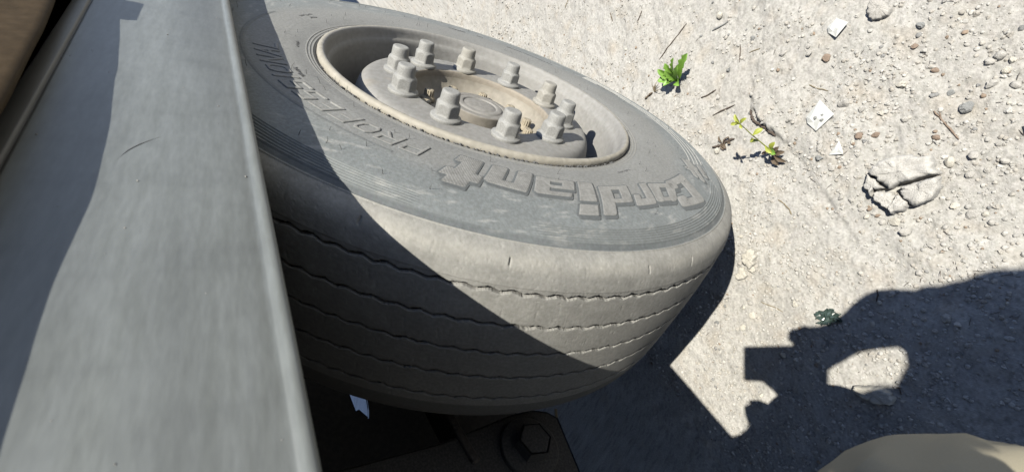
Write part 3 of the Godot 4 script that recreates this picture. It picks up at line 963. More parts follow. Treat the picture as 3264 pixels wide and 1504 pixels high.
	# air tank, and an added panel that darkens the view under the deck
	var tank := put("air_tank", lathe(smooth_prof(PackedVector2Array([Vector2(0.002, 0.35), Vector2(0.08, 0.345), Vector2(0.125, 0.32), Vector2(0.13, 0.28), Vector2(0.13, -0.28), Vector2(0.125, -0.32), Vector2(0.08, -0.345), Vector2(0.002, -0.35)]), 3), 40), mats.dark_steel, t, Vector3(0.75, 0.66, -1.2))
	tank.rotation.y = 0.0
	put("added_dark_panel", plate(PackedVector2Array([Vector2(-1.2, 0.96), Vector2(-1.2, 0.36), Vector2(-0.40, 0.33), Vector2(-0.10, 0.44), Vector2(-0.10, 0.688), Vector2(-0.214, 0.697), Vector2(-0.236, 0.702), Vector2(-0.212, 0.717), Vector2(-0.214, 0.724), Vector2(-0.198, 0.726), Vector2(-0.10, 0.738), Vector2(-0.10, 0.96)]), 0.012), mats.dark_steel, t, Vector3(0, 0, -0.71))  # added panel, no real part; its notch leaves one bright gap open
	put("added_shadow_plate", plate(PackedVector2Array([Vector2(-1.2, 0.88), Vector2(-1.0, 0.63), Vector2(-0.775, 0.668), Vector2(-0.760, 0.690), Vector2(-0.757, 0.717), Vector2(-0.764, 0.740), Vector2(-0.780, 0.760), Vector2(-0.799, 0.775), Vector2(-0.808, 0.800), Vector2(-0.826, 0.885)]), 0.010), mats.dark_steel, t, Vector3(0, 0, 0.028))  # unseen plate added and cut to fill out the shadow on the ground
	slab.call("added_shadow_box", Vector3(0.62, 0.165, 0.30), Vector3(-1.125, 0.795, -0.125), mats.dark_steel)  # unseen box added to carry the ground shadow on to the rail's shadow


func hem(x: float) -> float:
	# the cover's lower edge is a little uneven
	return 0.010 * smoothstep(-0.30, -0.08, x) - 0.004 * band(x, -0.50, -0.33, 0.06)


# ------------------------------------------------------------------ person taking the picture
func nets(caps: Array, cell: float, k: float) -> Array:
	var lo := Vector3.ONE * 1e9
	var hi := Vector3.ONE * -1e9
	var pad := 3.2 / k + cell * 2.0
	for c in caps:
		var r := maxf(c[2], c[3]) + pad
		lo = lo.min(c[0] - Vector3.ONE * r).min(c[1] - Vector3.ONE * r)
		hi = hi.max(c[0] + Vector3.ONE * r).max(c[1] + Vector3.ONE * r)
	var nx := int((hi.x - lo.x) / cell) + 2
	var ny := int((hi.y - lo.y) / cell) + 2
	var nz := int((hi.z - lo.z) / cell) + 2
	var F := PackedFloat32Array()
	F.resize(nx * ny * nz)
	for c in caps:
		var a: Vector3 = c[0]
		var ra: float = c[2]
		var ab: Vector3 = c[1] - a
		var l2 := maxf(ab.length_squared(), 1e-9)
		var dr: float = c[3] - ra
		var r := maxf(c[2], c[3]) + pad
		var p0: Vector3 = ((a.min(c[1]) - Vector3.ONE * r - lo) / cell).floor()
		var p1: Vector3 = ((a.max(c[1]) + Vector3.ONE * r - lo) / cell).ceil()
		for z in range(maxi(0, int(p0.z)), mini(nz, int(p1.z) + 1)):
			for y in range(maxi(0, int(p0.y)), mini(ny, int(p1.y) + 1)):
				var at := (z * ny + y) * nx
				for x in range(maxi(0, int(p0.x)), mini(nx, int(p1.x) + 1)):
					var p := lo + Vector3(x, y, z) * cell - a
					var t := clampf(p.dot(ab) / l2, 0.0, 1.0)
					var d := (p - ab * t).length() - (ra + dr * t)
					if d < pad:
						F[at + x] += exp(-k * d)
	# a point lies inside where the sum is above 1
	var P := PackedVector3Array()
	var idx := PackedInt32Array()
	var where := PackedInt32Array()
	where.resize(F.size())
	where.fill(-1)
	var corner := PackedInt32Array([0, 1, nx, nx + 1, nx * ny, nx * ny + 1, nx * ny + nx, nx * ny + nx + 1])
	var cv := [Vector3(0, 0, 0), Vector3(1, 0, 0), Vector3(0, 1, 0), Vector3(1, 1, 0), Vector3(0, 0, 1), Vector3(1, 0, 1), Vector3(0, 1, 1), Vector3(1, 1, 1)]
	var edges := [[0, 1], [2, 3], [4, 5], [6, 7], [0, 2], [1, 3], [4, 6], [5, 7], [0, 4], [1, 5], [2, 6], [3, 7]]
	for z in nz - 1:
		for y in ny - 1:
			for x in nx - 1:
				var b := (z * ny + y) * nx + x
				var inside := 0
				for q in 8:
					if F[b + corner[q]] > 1.0:
						inside += 1
				if inside == 0 or inside == 8:
					continue
				var sum := Vector3.ZERO
				var cnt := 0
				for e in edges:
					var fa := F[b + corner[e[0]]]
					var fb := F[b + corner[e[1]]]
					if (fa > 1.0) != (fb > 1.0):
						var la := log(maxf(fa, 1e-4))
						var lb := log(maxf(fb, 1e-4))
						sum += cv[e[0]].lerp(cv[e[1]], la / (la - lb))
						cnt += 1
				where[b] = P.size()
				P.append(lo + (Vector3(x, y, z) + sum / cnt) * cell)
	for z in range(1, nz - 1):
		for y in range(1, ny - 1):
			for x in range(1, nx - 1):
				var b := (z * ny + y) * nx + x
				var s := F[b] > 1.0
				for ax in 3:
					var o: int = [1, nx, nx * ny][ax]
					if s == (F[b + o] > 1.0):
						continue
					var u: int = [nx, nx * ny, 1][ax]
					var v: int = [nx * ny, 1, nx][ax]
					var q := [where[b - u - v], where[b - v], where[b], where[b - u]]
					if q.min() < 0:
						continue
					if s:
						idx.append_array([q[0], q[2], q[1], q[0], q[3], q[2]])
					else:
						idx.append_array([q[0], q[1], q[2], q[0], q[2], q[3]])
	return [P, idx]


func folded(net: Array, amp: float, freq: float, stretch: Vector3) -> ArrayMesh:
	var m := finish(net[0], net[1])
	var arr := m.surface_get_arrays(0)
	var P: PackedVector3Array = arr[Mesh.ARRAY_VERTEX]
	var N: PackedVector3Array = arr[Mesh.ARRAY_NORMAL]
	var nz := FastNoiseLite.new()
	nz.seed = 31
	nz.frequency = freq
	nz.fractal_type = FastNoiseLite.FRACTAL_RIDGED
	nz.fractal_octaves = 2
	for i in P.size():
		P[i] += N[i] * amp * nz.get_noise_3dv(P[i] * stretch)
	return finish(P, net[1])


func build_person() -> void:
	var o := Node3D.new()
	o.name = numbered("person")
	add_child(o)
	tag(o, "person in tan trousers crouching beside the trailer, knee in the frame", "person")
	var knee := Vector3(-0.852, 0.545, -0.002)
	var hip := Vector3(-1.25, 0.52, 0.27)
	var ank := Vector3(-1.10, 0.17, 0.02)
	var rknee := Vector3(-1.05, 0.085, 0.50)
	var rhip := Vector3(-1.22, 0.50, 0.45)
	var rank := Vector3(-1.45, 0.07, 0.60)
	var pel := Vector3(-1.25, 0.52, 0.36)
	var belly := Vector3(-1.072, 0.80, 0.442)
	var neck := Vector3(-1.13, 1.12, 0.60)
	var head := Vector3(-1.085, 1.29, 0.575)
	var sh := Vector3(-0.980, 1.050, 0.655)
	var lsh := Vector3(-1.24, 1.05, 0.40)
	var el := Vector3(-0.838, 0.86, 0.443)
	var wr := Vector3(-0.803, 0.85, 0.317)
	var hand := Vector3(-0.796, 0.84, 0.266)
	var lel := Vector3(-0.984, 0.754, 0.222)
	var lwr := Vector3(-0.866, 0.780, 0.172)
	var lhand := Vector3(-0.816, 0.80, 0.186)
	# skin: one figure from head to feet
	var caps := [[head + Vector3(0.0, 0.03, 0.0), head + Vector3(0.012, -0.045, -0.01), 0.088, 0.068], [neck, head, 0.052, 0.055], [neck, belly, 0.10, 0.10], [belly, pel, 0.10, 0.11], [neck, sh, 0.055, 0.05], [neck, lsh, 0.055, 0.05], [sh, el, 0.046, 0.038], [el, wr, 0.036, 0.026], [lsh, lel, 0.046, 0.038], [lel, lwr, 0.036, 0.026], [pel, hip, 0.09, 0.08], [hip, knee, 0.075, 0.052], [knee, ank, 0.05, 0.036], [pel, rhip, 0.09, 0.08], [rhip, rknee, 0.075, 0.052], [rknee, rank, 0.05, 0.036], [wr, hand, 0.026, 0.026], [lwr, lhand, 0.026, 0.026]]
	var body := nets(caps, 0.014, 60.0)
	var right := Vector3(-0.4387, -0.8455, 0.3044)
	var up := Vector3(0.6232, -0.0422, 0.7809)
	var back := Vector3(-0.6474, 0.5323, 0.5454)
	var face_f := Vector3(0.74, -0.25, -0.62).normalized()
	var face_s := face_f.cross(Vector3.UP).normalized()
	var fine: Array = []
	# face: nose, brow, ears, chin, lips
	fine += [[head + face_f * 0.082 + Vector3(0, 0.018, 0), head + face_f * 0.104 + Vector3(0, -0.016, 0), 0.009, 0.013], [head + face_f * 0.078 - face_s * 0.035 + Vector3(0, 0.03, 0), head + face_f * 0.078 + face_s * 0.035 + Vector3(0, 0.03, 0), 0.012, 0.012], [head + face_f * 0.078 - face_s * 0.018 + Vector3(0, -0.045, 0), head + face_f * 0.078 + face_s * 0.018 + Vector3(0, -0.045, 0), 0.010, 0.010]]
	for s in [-1.0, 1.0]:
		fine.append([head + face_s * s * 0.086 + Vector3(0, 0.018, 0), head + face_s * s * 0.084 + Vector3(0, -0.020, 0), 0.012, 0.009])
	# hands: fingers of the right hand close round the phone's upper edge, the thumb round the lower; the left hand cups its end
	for f in 4:
		var base: Vector3 = hand + right * (0.012 + 0.019 * (f - 1.5)) + back * 0.012 + up * 0.014
		var len: float = [0.90, 1.0, 0.95, 0.75][f]
		var k1 := base + (up * 0.034 + back * 0.010) * len
		var k2 := k1 + (up * 0.010 - back * 0.020) * len
		var k3 := k2 + (-up * 0.014 - back * 0.008) * len
		fine += [[base, k1, 0.0092, 0.0088], [k1, k2, 0.0088, 0.008], [k2, k3, 0.008, 0.007]]
		var lb: Vector3 = lhand + right * (0.006 + 0.018 * (f - 1.5)) - up * 0.010
		var l1 := lb + (-up * 0.012 + back * 0.028) * len
		var l2 := l1 + (up * 0.022 + back * 0.006) * len
		var l3 := l2 + (up * 0.016 - back * 0.008) * len
		fine += [[lb, l1, 0.0092, 0.0088], [l1, l2, 0.0088, 0.008], [l2, l3, 0.008, 0.007]]
	fine += [[wr, hand + right * 0.03 + back * 0.010, 0.022, 0.016], [wr, hand - right * 0.02 + back * 0.010, 0.022, 0.016], [hand - up * 0.02 + back * 0.015, hand - up * 0.035 - right * 0.03, 0.012, 0.010], [hand - up * 0.035 - right * 0.03, hand - up * 0.030 - right * 0.055 - back * 0.010, 0.010, 0.008]]
	fine += [[lwr, lhand + right * 0.03, 0.022, 0.016], [lwr, lhand - right * 0.02, 0.022, 0.016], [lhand - up * 0.01 - right * 0.02, lhand + up * 0.015 - right * 0.05, 0.012, 0.010], [lhand + up * 0.015 - right * 0.05, lhand + up * 0.032 - right * 0.062, 0.010, 0.008]]
	var extra := nets(fine.slice(0, 5), 0.004, 260.0)
	var hands := nets(fine.slice(5), 0.0045, 300.0)
	var P: PackedVector3Array = body[0]
	var I: PackedInt32Array = body[1]
	for part in [extra, hands]:
		var n := P.size()
		P.append_array(part[0])
		for i in part[1]:
			I.append(i + n)
	put("body", finish(P, I), mats.skin, o)
	for s in [-1.0, 1.0]:
		var eye := SphereMesh.new()
		eye.radius = 0.011
		eye.height = 0.022
		put("eye", eye, mats.paper, o, head + face_f * 0.079 + face_s * s * 0.032 + Vector3(0, 0.010, 0))
	put("hair", folded(nets([[head + Vector3(-0.018, 0.055, 0.015), head + Vector3(-0.03, 0.0, 0.03), 0.088, 0.082]], 0.012, 60.0), 0.006, 40.0, Vector3.ONE), mats.twig, o)
	var trousers := nets([[pel, hip, 0.135, 0.115], [pel, rhip, 0.135, 0.115], [hip, knee, 0.110, 0.094], [knee, knee.lerp(ank, 0.9), 0.090, 0.066], [rhip, rknee, 0.108, 0.076], [rknee, rknee.lerp(rank, 0.9), 0.074, 0.062]], 0.0105, 46.0)
	put("trousers", folded(trousers, 0.0055, 10.0, Vector3(1.6, 0.7, 1.0)), mats.trousers, o)
	var shirt := nets([[neck.lerp(belly, 0.16), belly, 0.115, 0.165], [belly, pel + Vector3(0.02, 0.06, 0.0), 0.165, 0.145], [neck.lerp(sh, 0.4), sh, 0.065, 0.055], [neck.lerp(lsh, 0.4), lsh, 0.075, 0.070], [sh, sh.lerp(el, 0.8), 0.058, 0.043], [lsh, lsh.lerp(lel, 0.8), 0.066, 0.045], [sh + Vector3(-0.03, 0, -0.03), belly + Vector3(0.0, 0.05, 0.04), 0.07, 0.12]], 0.014, 46.0)
	put("shirt", folded(shirt, 0.007, 7.0, Vector3(1.2, 0.6, 1.2)), mats.shirt, o)
	for e in [[ank, Vector3(0.80, 0, -0.55)], [rank, Vector3(0.9, 0, -0.3)]]:
		var d: Vector3 = e[1].normalized()
		var toe := Vector3(e[0].x, 0.045, e[0].z) + d * 0.15
		if e[0] == rank:
			toe = Vector3(e[0].x, 0.04, e[0].z) - d * 0.14
		put("shoe", folded(nets([[Vector3(e[0].x, 0.05, e[0].z) - d * 0.04, toe, 0.046, 0.038], [e[0], Vector3(e[0].x, 0.05, e[0].z), 0.05, 0.05]], 0.012, 70.0), 0.002, 20.0, Vector3.ONE), mats.leaf_dead, o)

	# the phone, just behind the point that the picture is taken from
	var basis := Basis(right, up, back)
	var ph := put("phone", bevel_box(Vector3(0.160, 0.0755, 0.0085), 0.003), mats.black)
	ph.transform = Transform3D(basis.orthonormalized(), Vector3(-0.7384, 0.917, 0.2325) + back * 0.0085 + right * 0.068 - up * 0.0165)
	tag(ph, "black phone held out towards the wheel in both hands", "phone")


# ------------------------------------------------------------------ stones
func stone(x: float, z: float, size: float, m: String, label: String, group := "", variant := -1, turn := -99.0, called := "stone", category := "stone", sink := 0.16) -> MeshInstance3D:
	var v := variant if variant >= 0 else rng.randi() % 8
	var o := put(called, rocks[v], mats[m])
	var a := turn if turn > -50.0 else rng.randf() * TAU
	o.rotation = Vector3(rng.randf_range(-0.25, 0.25), a, rng.randf_range(-0.25, 0.25))
	o.scale = Vector3(size, size * rng.randf_range(0.75, 1.0), size * rng.randf_range(0.7, 0.95))
	o.position = on_ground(x, z, size * (0.30 - sink))
	tag(o, label, category, group)
	return o


# a flat-lying lump with a broken outline (x, z), highest in the middle
func lump(outline: PackedVector2Array, centre: Vector2, high: float, sd: int, shrink := 0.0) -> ArrayMesh:
	var pts := PackedVector2Array()
	var n := outline.size()
	for i in n:
		for k in 8:
			var p := outline[i].lerp(outline[(i + 1) % n], k / 8.0) - centre
			var j := n_fine.get_noise_2d(p.x * 1.2 + sd, p.y * 1.2 + sd * 3) * 0.004
			p += p.normalized() * (j - shrink)
			pts.append(p)
	var m := pts.size()
	var P := PackedVector3Array()
	var rows := [[0.02, 1.0], [0.2, 1.0], [0.4, 0.99], [0.58, 0.98], [0.74, 0.96], [0.86, 0.92], [0.94, 0.84], [0.985, 0.70], [1.0, 0.5], [1.02, 0.1], [1.03, -0.5]]
	for r in rows:
		for p in pts:
			var q: Vector2 = p * r[0]
			var h: float = high * r[1] + (n_mid.get_noise_2d(q.x * 3.0 + sd * 2, q.y * 3.0) * 0.16 * high + n_fine.get_noise_2d(q.x * 1.3 + sd, q.y * 1.3) * 0.10 * high + n_grit.get_noise_2d(q.x + sd, q.y) * 0.0008) * clampf(r[1], 0, 1)
			var s := n_fine.get_noise_2d(p.x * 2.0 + r[1] * 0.02, p.y * 2.0) * 0.002
			P.append(Vector3(q.x + s, h, q.y - s))
	return grid(P, m, rows.size(), true, PackedColorArray(), true)


func lump_stone(called: String, x: float, z: float, rx: float, rz: float, turn: float, high: float, sd: int, m: String, label: String, category: String, group := "") -> MeshInstance3D:
	var out := PackedVector2Array()
	for i in 9:
		var a := TAU * i / 9.0
		var k := 0.82 + 0.32 * absf(sin(sd * 1.7 + i * 2.1))
		out.append(Vector2(cos(a) * rx * k, sin(a) * rz * k).rotated(turn))
	var o := put(called, lump(out, Vector2.ZERO, high, sd), mats[m])
	o.position = on_ground(x, z, -0.001)
	tag(o, label, category, group)
	return o


func build_stones() -> void:
	# the big cracked clod, five pieces that still lie together
	var clod := Node3D.new()
	clod.name = numbered("clod")
	add_child(clod)
	clod.position = on_ground(-0.518, 0.115, -0.004)
	tag(clod, "large pale clod of dried mud cracked into several pieces", "clod")
	var frags := [
		[[-0.469, 0.107], [-0.472, 0.132], [-0.491, 0.153], [-0.521, 0.168], [-0.546, 0.151], [-0.536, 0.142], [-0.518, 0.114], [-0.510, 0.100], [-0.486, 0.105]],
		[[-0.538, 0.140], [-0.548, 0.150], [-0.555, 0.142], [-0.563, 0.114], [-0.551, 0.095], [-0.524, 0.104], [-0.520, 0.113]],
		[[-0.524, 0.102], [-0.549, 0.092], [-0.540, 0.067], [-0.531, 0.071], [-0.526, 0.093]],
		[[-0.511, 0.098], [-0.523, 0.098], [-0.528, 0.073], [-0.503, 0.073], [-0.497, 0.089]],
		[[-0.470, 0.104], [-0.486, 0.102], [-0.508, 0.098], [-0.495, 0.088], [-0.500, 0.074], [-0.478, 0.087]],
	]
	for k in frags.size():
		var poly := PackedVector2Array()
		var c := Vector2.ZERO
		for q in frags[k]:
			c += Vector2(q[0], q[1]) / frags[k].size()
		for q in frags[k]:
			poly.append(Vector2(q[0], q[1]))
		if Geometry2D.is_polygon_clockwise(poly):
			poly.reverse()
		var p := put("fragment", lump(poly, c, [0.029, 0.028, 0.024, 0.023, 0.022][k], 40 + k, 0.0002), mats.clod, clod, Vector3(c.x + 0.518, 0.0, c.y - 0.115))
		p.rotation = Vector3([0.03, -0.05, 0.10, -0.04, 0.08][k], 0, [0.0, 0.06, -0.08, 0.05, -0.09][k])

	# stones big enough to tell apart
	lump_stone("stone", -0.310, 0.329, 0.021, 0.014, 0.5, 0.016, 3, "stone", "smooth pale grey oval stone at the top right edge of the photo", "stone")
	lump_stone("stone", -0.405, -0.143, 0.021, 0.014, 1.1, 0.017, 5, "stone_cream", "cream knobbly stone, larger of the pair beside the tyre's shadow", "stone")
	lump_stone("stone", -0.421, -0.161, 0.0085, 0.007, 0.2, 0.008, 6, "stone_cream", "small cream stone touching the knobbly stone beside the tyre's shadow", "stone")
	lump_stone("stone", -0.412, -0.184, 0.015, 0.010, 1.3, 0.010, 8, "stone_cream", "flat cream stone half buried between the knobbly stone and the tyre's shadow", "stone")
	lump_stone("stone", -0.709, -0.190, 0.029, 0.013, 2.5, 0.018, 9, "stone_cream", "broad cream stone at the edge of the sunlit gap in the person's shadow", "stone")
	stone(-0.359, 0.186, 0.021, "stone", "white angular stone right beside the square white scrap with grit on it", "", 4)
	stone(-0.284, 0.239, 0.016, "stone_brown", "dark reddish brown stone below the topmost white scrap", "", 2)
	stone(-0.124, 0.225, 0.011, "stone_grey", "dark grey green stone near the broken edge in the ground", "", 5)
	stone(-0.018, 0.241, 0.018, "stone_cream", "pale round stone uphill of the dandelion-like weed", "", 3)
	stone(-0.381, 0.324, 0.013, "stone_grey", "dark grey stone right of the smooth pale oval stone", "", 1)
	stone(-0.507, 0.245, 0.018, "stone_grey", "flat grey stone beside the forked reddish twig", "", 2)
	stone(-0.506, 0.194, 0.011, "stone_brown", "small red brown stone below the forked reddish twig", "", 6)
	stone(-0.416, 0.242, 0.015, "stone_cream", "yellowish cream stone in the open gravel above the clod", "", 1)
	stone(-0.417, 0.150, 0.015, "stone_brown", "light brown stone just above the cracked clod", "", 0)
	stone(-0.198, -0.001, 0.017, "stone_cream", "cream stone at the tyre's edge beside the dead leaf heap", "", 0)
	stone(-0.439, 0.275, 0.011, "stone_brown", "brown pebble in the open gravel at the upper right", "", 5)
	stone(-0.394, 0.296, 0.010, "stone_brown", "flat tan pebble near the smooth pale oval stone", "", 7)
	stone(-0.478, 0.254, 0.010, "stone_grey", "small dark grey pebble above the forked reddish twig", "", 7)
	# plainer ones that nothing tells apart
	for q in [[-0.078, 0.2, 8], [-0.252, 0.237, 12], [-0.244, 0.246, 9], [-0.295, 0.122, 12], [-0.109, 0.137, 12], [-0.436, 0.161, 13], [-0.376, 0.106, 15], [-0.387, 0.089, 13], [-0.51, 0.281, 14], [-0.493, 0.315, 15], [-0.509, 0.315, 9], [-0.488, 0.305, 12], [-0.512, 0.302, 11], [-0.572, 0.168, 12], [-0.542, 0.171, 18], [-0.547, 0.176, 10]]:
		pebble(q[0], q[1], q[2] * 0.001)
	for q in [[-0.584, 0.181, 9], [-0.558, 0.192, 15], [-0.61, 0.121, 15], [-0.588, 0.122, 12], [-0.548, 0.061, 17], [-0.568, 0.056, 17], [-0.416, 0.085, 13], [-0.507, 0.058, 9], [-0.517, 0.055, 8], [-0.523, 0.055, 8], [-0.454, 0.199, 11], [-0.391, 0.188, 11], [-0.42, 0.194, 9], [-0.204, 0.219, 13], [-0.37, -0.159, 12], [-0.573, -0.259, 12]]:
		pebble(q[0], q[1], q[2] * 0.001)
	for q in [[-0.483, -0.239, 17], [-0.484, -0.276, 17], [-0.437, -0.313, 14], [-0.526, -0.158, 13], [-0.459, -0.24, 10], [-0.616, -0.06, 9], [-0.619, -0.036, 11], [-0.623, 0.015, 11], [-0.688, -0.019, 15], [-0.59, 0.01, 8], [-0.606, 0.059, 12], [-0.512, 0.045, 10], [-0.498, 0.05, 9], [-0.535, 0.05, 11], [-0.60, 0.09, 10], [-0.46, 0.05, 12]]:
		pebble(q[0], q[1], q[2] * 0.001)
	for k in 190:
		var x := rng.randf_range(-0.74, 0.35)
		var z := rng.randf_range(-0.46, 0.37)
		if z < 0.02 - maxf(0.0, -0.32 - x) * 1.6 and x > -0.62 and z > -0.33 and x > -0.35:
			continue
		if Vector2(x + 0.518, z - 0.115).length() < 0.052:
			continue
		pebble(x, z, 0.005 + 0.0075 * pow(rng.randf(), 2.6))


func pebble(x: float, z: float, size: float) -> void:
	var r := rng.randf()
	var m := "stone" if r < 0.58 else ("stone_cream" if r < 0.91 else ("stone_grey" if r < 0.97 else "stone_brown"))
	stone(x, z, size, m, "pebble lying loose on the dusty gravel", "loose pebbles on the gravel", -1, -99.0, "pebble", "pebble")


func build_gravel() -> void:
	var tones := [Color(0.34, 0.333, 0.318), Color(0.325, 0.31, 0.285), Color(0.365, 0.357, 0.34), Color(0.30, 0.283, 0.258), Color(0.20, 0.20, 0.20), Color(0.21, 0.16, 0.12)]
	for batch in [[0, 7500], [4, 7500], [6, 7500]]:
		var mm := MultiMesh.new()
		mm.transform_format = MultiMesh.TRANSFORM_3D
		mm.use_colors = true
		mm.mesh = rocks[batch[0]]
		mm.instance_count = batch[1]
		var k := 0
		while k < batch[1]:
			var x := rng.randf_range(-0.95, 2.6) if k % 4 == 0 else rng.randf_range(-0.95, 1.0)
			var z := rng.randf_range(-0.55, 0.5)
			var dens := 0.42 + n_mid.get_noise_2d(x * 0.7 + 5.0, z * 0.7) * 0.9
			if x > 0.02:
				dens *= 0.55
			if x < -0.3:
				dens += 0.2
			if x > -0.28 and z > 0.0:
				dens *= 0.6
			if rng.randf() > dens:
				continue
			var s := (0.0014 + 0.0062 * pow(rng.randf(), 2.2)) * (1.0 if x < 0.8 else 1.7)
			var b := Basis.from_euler(Vector3(rng.randf_range(-0.5, 0.5), rng.randf() * TAU, rng.randf_range(-0.5, 0.5))).scaled(Vector3(s, s, s) * rng.randf_range(0.8, 1.2))
			mm.set_instance_transform(k, Transform3D(b, on_ground(x, z, s * 0.04)))
			var t: Color = tones[rng.randi() % 4] if rng.randf() < 0.94 else tones[4 + rng.randi() % 2]
			mm.set_instance_color(k, t * rng.randf_range(0.85, 1.08))
			k += 1
		var o := MultiMeshInstance3D.new()
		o.name = numbered("gravel")
		o.multimesh = mm
		o.material_override = mats.gravel
		add_child(o)
		tag(o, "fine loose gravel and grit strewn over the ground", "gravel", "fine gravel", "stuff")


# ------------------------------------------------------------------ litter and twigs
func scrap(called: String, outline: Array, folds: Array, lift: float, m: String, label: String, category: String) -> void:
	var c := Vector2.ZERO
	for q in outline:
		c += Vector2(q[0], q[1]) / outline.size()
	var st := SurfaceTool.new()
	st.begin(Mesh.PRIMITIVE_TRIANGLES)
	st.set_smooth_group(-1)
	var base := ground_height(c.x, c.y)
	var rim := PackedVector3Array()
	for i in outline.size():
		rim.append(Vector3(outline[i][0] - c.x, folds[i], outline[i][1] - c.y))
	var mids := PackedVector3Array()
	for i in rim.size():
		mids.append((rim[i] + rim[(i + 1) % rim.size()]) * 0.27 + Vector3(0, lift * (0.4 if i % 2 else 1.0), 0))
	var top := Vector3(0, lift * 0.7, 0)
	var th := Vector3(0, -0.0009, 0)
	for i in rim.size():
		var j := (i + 1) % rim.size()
		for off in [Vector3.ZERO, th]:
			for tri in [[rim[i], mids[i], rim[j]], [mids[i], top, mids[j]], [mids[i], mids[j], rim[j]]]:
				for k in ([0, 1, 2] if off == Vector3.ZERO else [0, 2, 1]):
					st.add_vertex(tri[k] + off)
		for v in [rim[i], rim[j], rim[j] + th, rim[i], rim[j] + th, rim[i] + th]:
			st.add_vertex(v)
	st.generate_normals()
	var o := put(called, st.commit(), mats[m])
	o.position = Vector3(c.x, base + 0.004, c.y)
	tag(o, label, category)


func crumple(c: Vector2, rx: float, rz: float, turn: float, label: String) -> void:
	var src := PlaneMesh.new()
	src.size = Vector2(2, 2)
	src.subdivide_width = 9
	src.subdivide_depth = 7
	var a := src.get_mesh_arrays()
	var V: PackedVector3Array = a[Mesh.ARRAY_VERTEX]
	var st := SurfaceTool.new()
	st.begin(Mesh.PRIMITIVE_TRIANGLES)
	st.set_smooth_group(-1)
	for i in V.size():
		var p := V[i]
		var k := 1.0 - 0.28 * absf(p.x * p.z) + 0.5 * n_fine.get_noise_2d(p.x * 0.03 + 2.0, p.z * 0.03)
		var h := 0.007 * absf(n_fine.get_noise_2d(p.x * 0.045, p.z * 0.045 + 6.0)) * 2.0 + 0.003 * (1.0 - p.length() * 0.6)
		V[i] = Vector3(p.x * rx * k, maxf(h, 0.0004), p.z * rz * k)
	for i in a[Mesh.ARRAY_INDEX]:
		st.add_vertex(V[i])
	for i in a[Mesh.ARRAY_INDEX]:
		st.add_vertex(V[i] * Vector3(1, 0.2, 1) - Vector3(0, 0.001, 0))
	st.generate_normals()
	var o := put("foil", st.commit(), mats.foil)
	o.position = on_ground(c.x, c.y, 0.001)
	o.rotation.y = turn
	tag(o, label, "foil")


func stick(pts: Array, r: float, m: String, label: String, category := "twig", called := "twig", group := "") -> MeshInstance3D:
	var P := PackedVector3Array()
	var R := PackedFloat32Array()
	var o0 := on_ground(pts[0][0], pts[0][1])
	for i in pts.size() - 1:
		for k in 5:
			var q := Vector2(pts[i][0], pts[i][1]).lerp(Vector2(pts[i + 1][0], pts[i + 1][1]), k / 5.0)
			q += Vector2(rng.randf_range(-1, 1), rng.randf_range(-1, 1)) * r * 0.5
			P.append(on_ground(q.x, q.y, r * 0.9 + rng.randf_range(0, r * 0.5)) - o0)
			R.append(r * rng.randf_range(0.7, 1.15) * (0.6 if i + k == 0 else 1.0))
	var e: Array = pts[pts.size() - 1]
	P.append(on_ground(e[0], e[1], r) - o0)
	R.append(r * 0.4)
	var o := put(called, tube(P, R, 7), mats[m], null, o0)
	tag(o, label, category, group)
	return o


